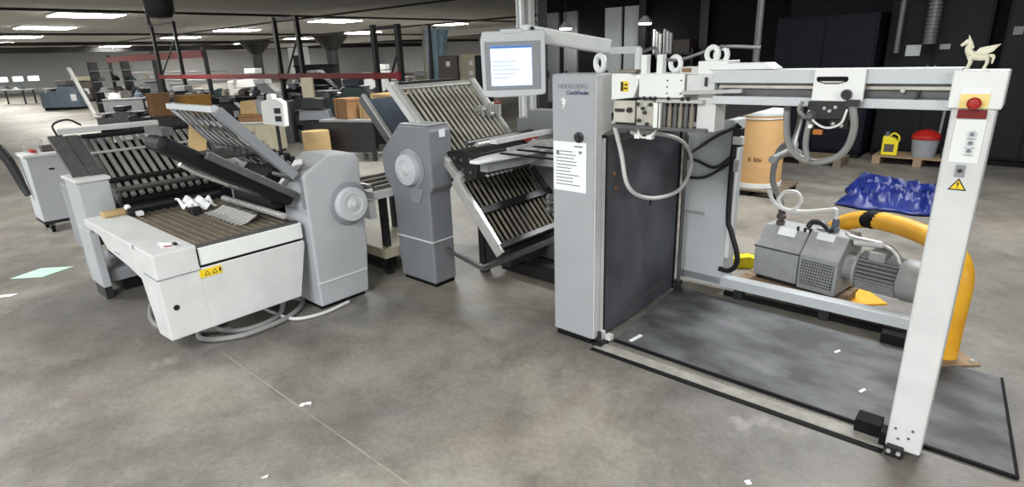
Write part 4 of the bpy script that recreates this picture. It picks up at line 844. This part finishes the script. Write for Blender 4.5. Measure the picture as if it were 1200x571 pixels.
T = wthing('strip_bundle', 'tall bundle of pale pink and white strips leaning beside the blue film', 'strips', -2.35, 18, rz=0)
for k, m in enumerate(('beige','offwhite','darkbrown')): MB().bar((-.1+.07*k,0,0),(-.05+.09*k,.2,2.6-.1*k),.05,.03).build('strip', m, T)
MB().cyl((.16,.0,0),(.16,.0,2.62),.04,10).build('post', 'black', T)
T = wthing('drum_heater', 'dark drum-shaped heater hung from the ceiling above the rack at the left', 'heater', -7.75, 14.1, rz=0)
MB().lathe((0,0,2.72),(0,0,1),[(0,0),(.22,.03),(.3,.15),(.31,.5),(.2,.58),(0,.58)],24).build('heater_body', 'dark', T, smooth=True)
for a in (-.2,.2): MB().cyl((a,0,2.9),(a,0,3.3),.015,8).build('hanger_rod', 'black', T)
MB().cyl((-.3,.0,2.6),(-.3,.0,3.25),.03,8).build('flue_pipe', 'black', T)
# partition panels and what hangs there
for i, (u0, u1) in enumerate([(-7.06,-6.58),(-6.48,-6.0),(-8.4,-7.95),(-9.05,-8.6)], 1):
    o = MB(); o.box(u0,u1,11.12,11.2,.1,2.75); o = mgrid(o.build('door_%d' % i, 'ltgrey' if i < 3 else 'midgrey')); MB().box(u0+.06,u0+.12,11.08,11.12,1.0,1.2).build('door_handle', 'dark', o)
for u in (-5.95,-4.36): 
    o = MB(); o.box(u,u+.2,10.9,11.1,0,H); mgrid(o.build('pillar', 'black'))
for u, v, lb in ((-7.95,10.6,'small lit hanging lamp between the dark doors behind the swivel arm'),(-5.6,10.6,'small lit hanging lamp above the shelf of pale tubes')):
    T = thing('hanging_lamp', lb, 'lamp', (u,v,2.3), 'small hanging lamps at the dark partition', off=False)
    MB().cyl((0,0,.12),(0,0,H-2.3),.01,6).build('lamp_cord', 'black', T); MB().lathe((0,0,0),(0,0,1),[(.17,0),(.15,.06),(.06,.16),(0,.17)],18).build('lamp_shade', 'offwhite', T, smooth=True); MB().cyl((0,0,-.03),(0,0,0),.15,18).build('lamp_glass', 'lamp', T)
T = thing('tube_shelf', 'dark shelf against the partition behind the feeder', 'shelf', (-5.6,10.6,0), off=False)
for z in (.7,1.55): MB().box(-.0,1.25,0,.45,z,z+.04).build('shelf_board', 'black', T)
for x in (0,1.21): MB().box(x,x+.04,0,.45,0,1.7).build('shelf_upright', 'black', T)
MB().box(.04,1.21,.43,.45,.1,1.6).build('back_panel', 'navy', T)
for k in range(6):
    o = MB(); o.cyl((0,0,0),(0,0,.55-.05*(k%3)),.036,10)
    solo(o.build('card_tube', ['paper','offwhite','paper','ltgrey','paper','offwhite'][k], smooth=True), (-5.42+.085*k+.02*(k>2),10.75,1.592), 'pale card tube standing on the dark shelf, %s from the left' % ['first','second','third','fourth','fifth','sixth'][k], 'tube', 'card tubes on the dark shelf')
o = MB(); o.box(0,.4,0,.35,0,.28); o.box(-.01,.41,-.01,.36,.22,.3); solo(o.build('lidded_box', 'darkbrown', bevel=.01), (-4.86,10.64,1.592), 'brown-grey lidded box beside the pale card tubes on the dark shelf', 'box')
# tall lockers in front of the far wall
for x, y, w_, h, m, lb, st in ((-1.52,16,.5,1.72,'darkbrown','brown-grey locker with one white sticker beside the blue film',1),(-.93,16.2,.6,1.74,'beige','dull beige locker with two white stickers between two dark lockers',2),(-.58,14.8,.34,1.7,'charcoal','black locker just left of the operator screen',0)):
    T = wthing('locker', lb, 'locker', x, y, 'tall lockers at the far side', rz=0)
    MB().box(-w_/2,w_/2,0,.5,.05,h).build('locker_body', m, T, bevel=.01); MB().box(-w_/2+.02,w_/2-.02,.03,.47,0,.05).build('plinth', 'black2', T)
    d = MB(); d.box(-w_/2+.03,w_/2-.03,-.02,0,.1,h-.05); d = d.build('locker_door', m, T, bevel=.004); MB().box(w_/2-.1,w_/2-.07,-.04,-.02,.85,1.0).build('door_handle', 'steel', d)
    for k in range(st): MB().box(-.05,.05,-.024,-.02,1.45-.25*k,1.57-.25*k).build('sticker', 'paper', d)
# background machines
def press(x, y, s, m, m2, label, name='printing_press', rz=ANG, trim='midgrey'):
    T = wthing(name, label, 'machine', x, y, 'machines parked across the hall', rz=rz)
    a = MB(); a.prism([(-.9*s,.1),(.9*s,.1),(.9*s,.75*s),(.6*s,1.05*s),(.05*s,1.1*s),(-.1*s,.85*s),(-.9*s,.8*s)], 'v', -.35*s, .35*s); a.build('machine_body', m, T, bevel=.02)
    MB().box(-.85*s,.85*s,-.3*s,.3*s,0,.1).build('machine_base', 'black2', T)
    MB().box(.0,.5*s,-.4*s,.4*s,1.1*s,1.32*s).build('machine_head', m2, T, bevel=.02); MB().cyl((-.5*s,-.45*s,.86*s),(-.5*s,.45*s,.86*s),.08*s,16).build('feed_roller', trim, T, smooth=True)
    MB().box(-.95*s,-.2*s,-.3*s,.3*s,.95*s,.99*s).build('feed_board', trim, T); MB().box(.55*s,.8*s,-.37*s,-.35*s,.4*s,.7*s).build('control_box', 'offwhite', T)
    return T
press(-19.9,27,.95,'blue_grey','gun','blue-grey press standing beyond the aisle at the far left','printing_press',0)
press(-15.2,25.5,1.0,'midgrey','ltgrey','grey press under the far rack with the short red beam','printing_press',.2)
press(-11.3,20.6,.8,'charcoal','midgrey','charcoal machine beneath the left end of the red beam','printing_press',.1)
press(-9.3,15.6,.62,'black','charcoal','low black machine behind the bright end of the roller grate','covered_machine',.1,'dark')
press(-3.3,22,.95,'beige','offwhite','pale green-beige machine with a grey window beside the blue film','finishing_machine',0)
press(-7.0,21.5,1.0,'charcoal','black','dark machine standing under the flared pillar','finishing_machine',.1)
press(-4.6,17.2,.9,'teal','blue_grey','green-grey machine behind the brown boxes on the bench','finishing_machine',0)
press(-9.6,23.2,.85,'midgrey','ltgrey','pale grey machine seen through the middle of the rack','finishing_machine',0)
press(.85,12.2,.55,'dred','charcoal','small red machine peeping out below the operator screen','red_machine',0,'dark')
press(-23.8,33.5,1.0,'darkbrown','beige','brown machine in the far aisle in front of the dock wall','printing_press',0)
press(-13.2,31,1.1,'wallw','ltgrey','white machine deep in the hall below the ceiling lights','finishing_machine',0)
press(-6.2,29,1.1,'ltgrey','wallw','light machine in front of the pale back wall','finishing_machine',0)
for x, y, s_, m, m2, lb in EXTRA: press(x, y, s_, m, m2, lb, 'finishing_machine', .1 if s_ < .7 else 0, 'gun')
def table(x, y, lx, ly, h, label, m='midgrey', leg='dark', rz=ANG, name='work_table', side=None):
    T = wthing(name, label, 'table', x, y, 'work tables across the hall', rz=rz)
    MB().box(-lx/2,lx/2,-ly/2,ly/2,h-.04,h).build('table_top', m, T, bevel=.005)
    for sx in (-1,1):
        for sy in (-1,1): MB().box(sx*(lx/2-.06)-.03,sx*(lx/2-.06)+.03,sy*(ly/2-.06)-.03,sy*(ly/2-.06)+.03,0,h-.04).build('leg', leg, T)
    if side: MB().box(-lx/2+.02,lx/2-.02,-ly/2+.01,-ly/2+.04,.15,h-.05).build('front_panel', side, T)
    return T
table(-2.7,10.55,1.1,.7,.71,'grey worktable carrying the brown wooden boxes',rz=-.35,side='dark')
table(-12.5,19.8,1.3,.8,.75,'grey-fronted table behind the leaning white post',rz=.05,side='midgrey')
table(-27.0,33.0,1.6,.9,.78,'white-topped table near the dock windows',m='white',rz=.05)
table(-9.1,19.2,2.5,.9,.75,'long dark table heaped with parts under the red beam',m='dark',rz=0,side='charcoal')
table(-5.1,19.4,3.0,.9,.7,'long dark table of parts behind the brown boxes',m='dark',rz=0,side='charcoal')
table(-2.15,11.4,1.3,.7,.78,'dark bench under the tan crate',m='dark',rz=-.2,side='charcoal')
random.seed(21)
cols = ['ltgrey','midgrey','charcoal','teal','beige','white','darkbrown','blue_grey']; words = ['light grey','grey','black','green-grey','beige','white','brown','blue-grey']
def loose_part(x, y, z, k, where, grp):
    s = random.uniform(.7,1.25); o = MB(); c = k % 8
    if k % 3 == 0: o.prism([(-.12*s,0),(.12*s,0),(.12*s,.1*s),(.03*s,.2*s),(-.12*s,.14*s)], 'v', -.1*s, .1*s); nm = 'machine_part'
    elif k % 3 == 1: o.lathe((0,0,0),(0,0,1),[(0,0),(.11*s,0),(.11*s,.12*s),(.06*s,.14*s),(.06*s,.2*s),(0,.2*s)],14); nm = 'round_part'
    else: o.box(-.15*s,.15*s,-.1*s,.1*s,0,.06*s); o.box(-.1*s,.06*s,-.08*s,.08*s,.06*s,.15*s); nm = 'boxed_part'
    solo(o.build(nm, cols[c], bevel=.004), (x,y,z), '%s %s %s' % (words[c], {'machine_part':'wedge-shaped machine part','round_part':'round stepped machine part','boxed_part':'stacked box-shaped part'}[nm], where), 'machine part', grp, world=True, rz=random.uniform(-.4,.4))
for k in range(8): loose_part(-10.1+.29*k, 19.05+.25*(k%2), .75, k, 'on the long table under the red beam', 'parts on the table under the red beam')
for k in range(8): loose_part(-6.4+.37*k, 19.25+.25*(k%2), .70, k+3 if k < 5 else k+3, 'on the long table behind the brown boxes', 'parts on the table behind the brown boxes')
for k in range(4): loose_part(-27.5+.36*k, 32.9, .78, k*2+1, 'on the white-topped table near the dock', 'parts on the table near the dock')
for k in range(3): loose_part(-12.95+.4*k, 19.8, .75, k+5, 'on the grey-fronted table by the white post', 'parts on the grey-fronted table')
def crate(x, y, z, lx, ly, h, m, label, cat='box', name='wooden_box', rz=ANG, slats=True):
    T = wthing(name, label, cat, x, y, None, rz, z)
    MB().box(-lx/2,lx/2,-ly/2,ly/2,0,h).build('box_body', m, T, bevel=.006)
    if slats:
        for sx in (-1,1): MB().box(sx*(lx/2-.04)-.035,sx*(lx/2-.04)+.035,-ly/2-.015,-ly/2,0,h).build('corner_batten', m, T)
    MB().box(-lx/2-.01,lx/2+.01,-ly/2-.01,ly/2+.01,h-.025,h+.01).build('box_lid', m, T)
    return T
crate(-2.8,10.55,.71,.4,.35,.34,'brownbox','brown wooden box standing at the outer end of the grey worktable')
crate(-2.38,10.4,.71,.28,.3,.3,'tan','smaller tan box beside the brown wooden box on the grey worktable')
crate(-2.2,11.35,.78,.75,.4,.28,'tan','wide tan crate behind the bright upper grate')
crate(-7.35,14,.62,.8,.5,.42,'ochre','ochre painted case below the left stretch of the red beam',name='ochre_case',slats=True)
table(-7.55,13.9,1.5,1.0,.62,'dark low table under the ochre case',m='black',rz=0,side='black')
crate(-7.95,13.65,.62,.25,.4,.5,'brownbox','narrow orange-brown box at the side of the ochre case')
T = wthing('metal_cabinet', 'low beige metal cabinet below the brown board behind the tilted frame', 'cabinet', -4.87, 11.6, rz=-.1)
MB().box(-.37,.37,-.25,.25,.05,.6).build('cabinet_body', 'beige', T, bevel=.01); MB().box(-.34,-.01,-.265,-.25,.1,.56).build('door', 'beige', T, bevel=.004); MB().box(.01,.34,-.265,-.25,.1,.56).build('door', 'beige', T, bevel=.004); MB().box(-.33,.33,-.22,.22,0,.05).build('plinth', 'dark', T)
MB().box(-.38,.38,-.27,.26,.6,.625).build('cabinet_top', 'offwhite', T)
o = MB(); o.box(-.32,.32,-.2,.2,0,.12); o.box(-.33,.33,-.21,.21,.09,.13); solo(o.build('brown_case', 'brownbox', bevel=.01), (-4.87,11.6,.626), 'flat brown case lying on the low beige cabinet', 'case', world=True, rz=-.1)
T = wthing('instrument_box', 'cream instrument box standing on the flat brown case', 'instrument', -4.99, 11.6, rz=-.15, z=.757)
b = MB(); b.prism([(-.19,0),(.17,0),(.15,.27),(-.15,.25)], 'v', -.12, .12); b.build('box_shell', 'tan', T, bevel=.015); MB().prism([(.172,0),(.25,0),(.22,.25),(.155,.268)], 'v', -.11, .13).build('side_housing', 'midgrey', T, bevel=.01)
T = wthing('control_stand', 'white control box with two dark windows on a thin black pole', 'control box', -3.92, 10, rz=-.1)
b = MB(); b.prism([(-.2,.72),(.18,.66),(.2,1.06),(.1,1.13),(.03,1.13),(.03,1.2),(-.07,1.2),(-.07,1.12),(-.19,1.08)], 'v', -.08, .08); b = b.build('box_housing', 'white', T, bevel=.012)
for z in (.93,.8): MB().box(.03,.14,-.087,-.079,z-.045,z+.045).build('dark_window', 'black', b)
MB().cyl((0,0,.0),(0,0,.7),.03,10).build('pole', 'black', T, smooth=True); MB().lathe((0,0,0),(0,0,1),[(0,0),(.2,0),(.19,.02),(.04,.05),(0,.05)],20).build('stand_base', 'black', T, smooth=True)
o = MB(); o.ring_sweep([[(.24*math.cos(a)*(1-.1*z), .2*math.sin(a), z) for a in [2*math.pi*k/24 for k in range(24)]] for z in (0,.25,.5,.56)]); solo(o.build('board_roll', 'tan', smooth=True), (-3.32,10.1,.0), 'upright roll of tan board on the floor between the poles', 'roll', world=True, rz=0)
T = wthing('parts_stack', 'stack of grey machine covers behind the roll of tan board', 'machine covers', -4.2, 13, rz=.1)
for k, (a, b_, m) in enumerate(((.36,.22,'gun'),(.3,.2,'dark'),(.34,.18,'midgrey'),(.24,.26,'dark'))): MB().prism([(-a,.0+.24*k),(a,.0+.24*k),(a*.85,.2+.24*k),(-a*.9,.23+.24*k)], 'v', -b_, b_).build('cover', m, T, bevel=.01)
o = MB(); o.box(-.12,.12,-.08,.08,0,.42); solo(o.build('upright_carton', 'beige', bevel=.01), (-4.3,13,.95), 'narrow beige carton standing on the stack of grey machine covers', 'carton', world=True, rz=.1)
o = MB(); o.box(-.3,.3,-.25,.25,0,.9); solo(o.build('grey_bin', 'gun', bevel=.02), (-5.05,13.1,0), 'grey bin behind the cream instrument box', 'bin', world=True, rz=.1)
o = MB(); o.bar((-.6,0,1.75),(.15,-.3,.0),.11,.08); solo(o.build('leaning_post', 'white', bevel=.01), (-15.2,22,0.02), 'white post leaning over the aisle at the left', 'post', world=True, rz=0)
T = wthing('glazed_screen', 'pale wall panel with a dark window far behind the red beam', 'panel', -13.6, 40, rz=ANG)
MB().box(-1.2,1.2,0,.1,.2,2.6).build('panel_board', 'ltgrey', T); MB().box(-.6,.5,-.03,0,1.3,2.1).build('window_pane', 'charcoal', T)
o = MB(); o.box(-.9,.9,-.5,.5,0,1.5); o.box(-.95,.95,-.55,.55,1.45,1.55); solo(o.build('dark_container', 'navy', bevel=.03), (-9.2,29.5,0), 'large dark container between the two dark flared pillars', 'container', world=True, rz=0)
T = wthing('steel_shelving', 'open grey shelving at the far left behind the leaning white post', 'shelving', -15.0, 24, rz=.1)
for x in (-1.2,0,1.2): MB().box(x-.03,x+.03,-.3,.3,0,1.95).build('shelf_upright', 'dark', T)
for z in (.4,.8,1.2,1.6): MB().box(-1.2,1.2,-.3,.3,z,z+.03).build('shelf_board', 'midgrey', T)
random.seed(8)
for k in range(12): loose_part(-16.0+.55*(k%4), 23.95+.055*(k%4), (.43,.83,1.23)[k//4], k+1, 'on the %s board of the open grey shelving' % ('lowest','middle','upper')[k//4], 'parts on the open grey shelving')

# ================================================================== CAMERA, WORLD, COLOUR
cam = bpy.data.cameras.new('camera'); cam.sensor_width = 36; cam.lens = 677/1200*36; cam.clip_end = 300; cam.clip_start = .05
co = bpy.data.objects.new('camera', cam); C.objects.link(co)
t_, r_ = math.radians(18.15), math.radians(-2.03)
ct, st, cr, sr = math.cos(t_), math.sin(t_), math.cos(r_), math.sin(r_)
rgt, fwd, up = Vector((1,0,0)), Vector((0,ct,-st)), Vector((0,st,ct))
R2, U2 = rgt*cr + up*sr, up*cr - rgt*sr
m3 = Matrix((R2, U2, -fwd)).transposed()
co.matrix_world = Matrix.Translation((0,0,1.7)) @ m3.to_4x4()
SC.camera = co
wd = bpy.data.worlds.new('hall_air'); SC.world = wd; wd.use_nodes = True
wd.node_tree.nodes['Background'].inputs[0].default_value = (.93,.96,1,1); wd.node_tree.nodes['Background'].inputs[1].default_value = 1.15
SC.view_settings.view_transform = 'Standard'; SC.view_settings.look = 'None'; SC.view_settings.gamma = 1; SC.view_settings.exposure = .08
SC.view_settings.use_curve_mapping = False
SC.cycles.max_bounces = 6; SC.cycles.use_denoising = True
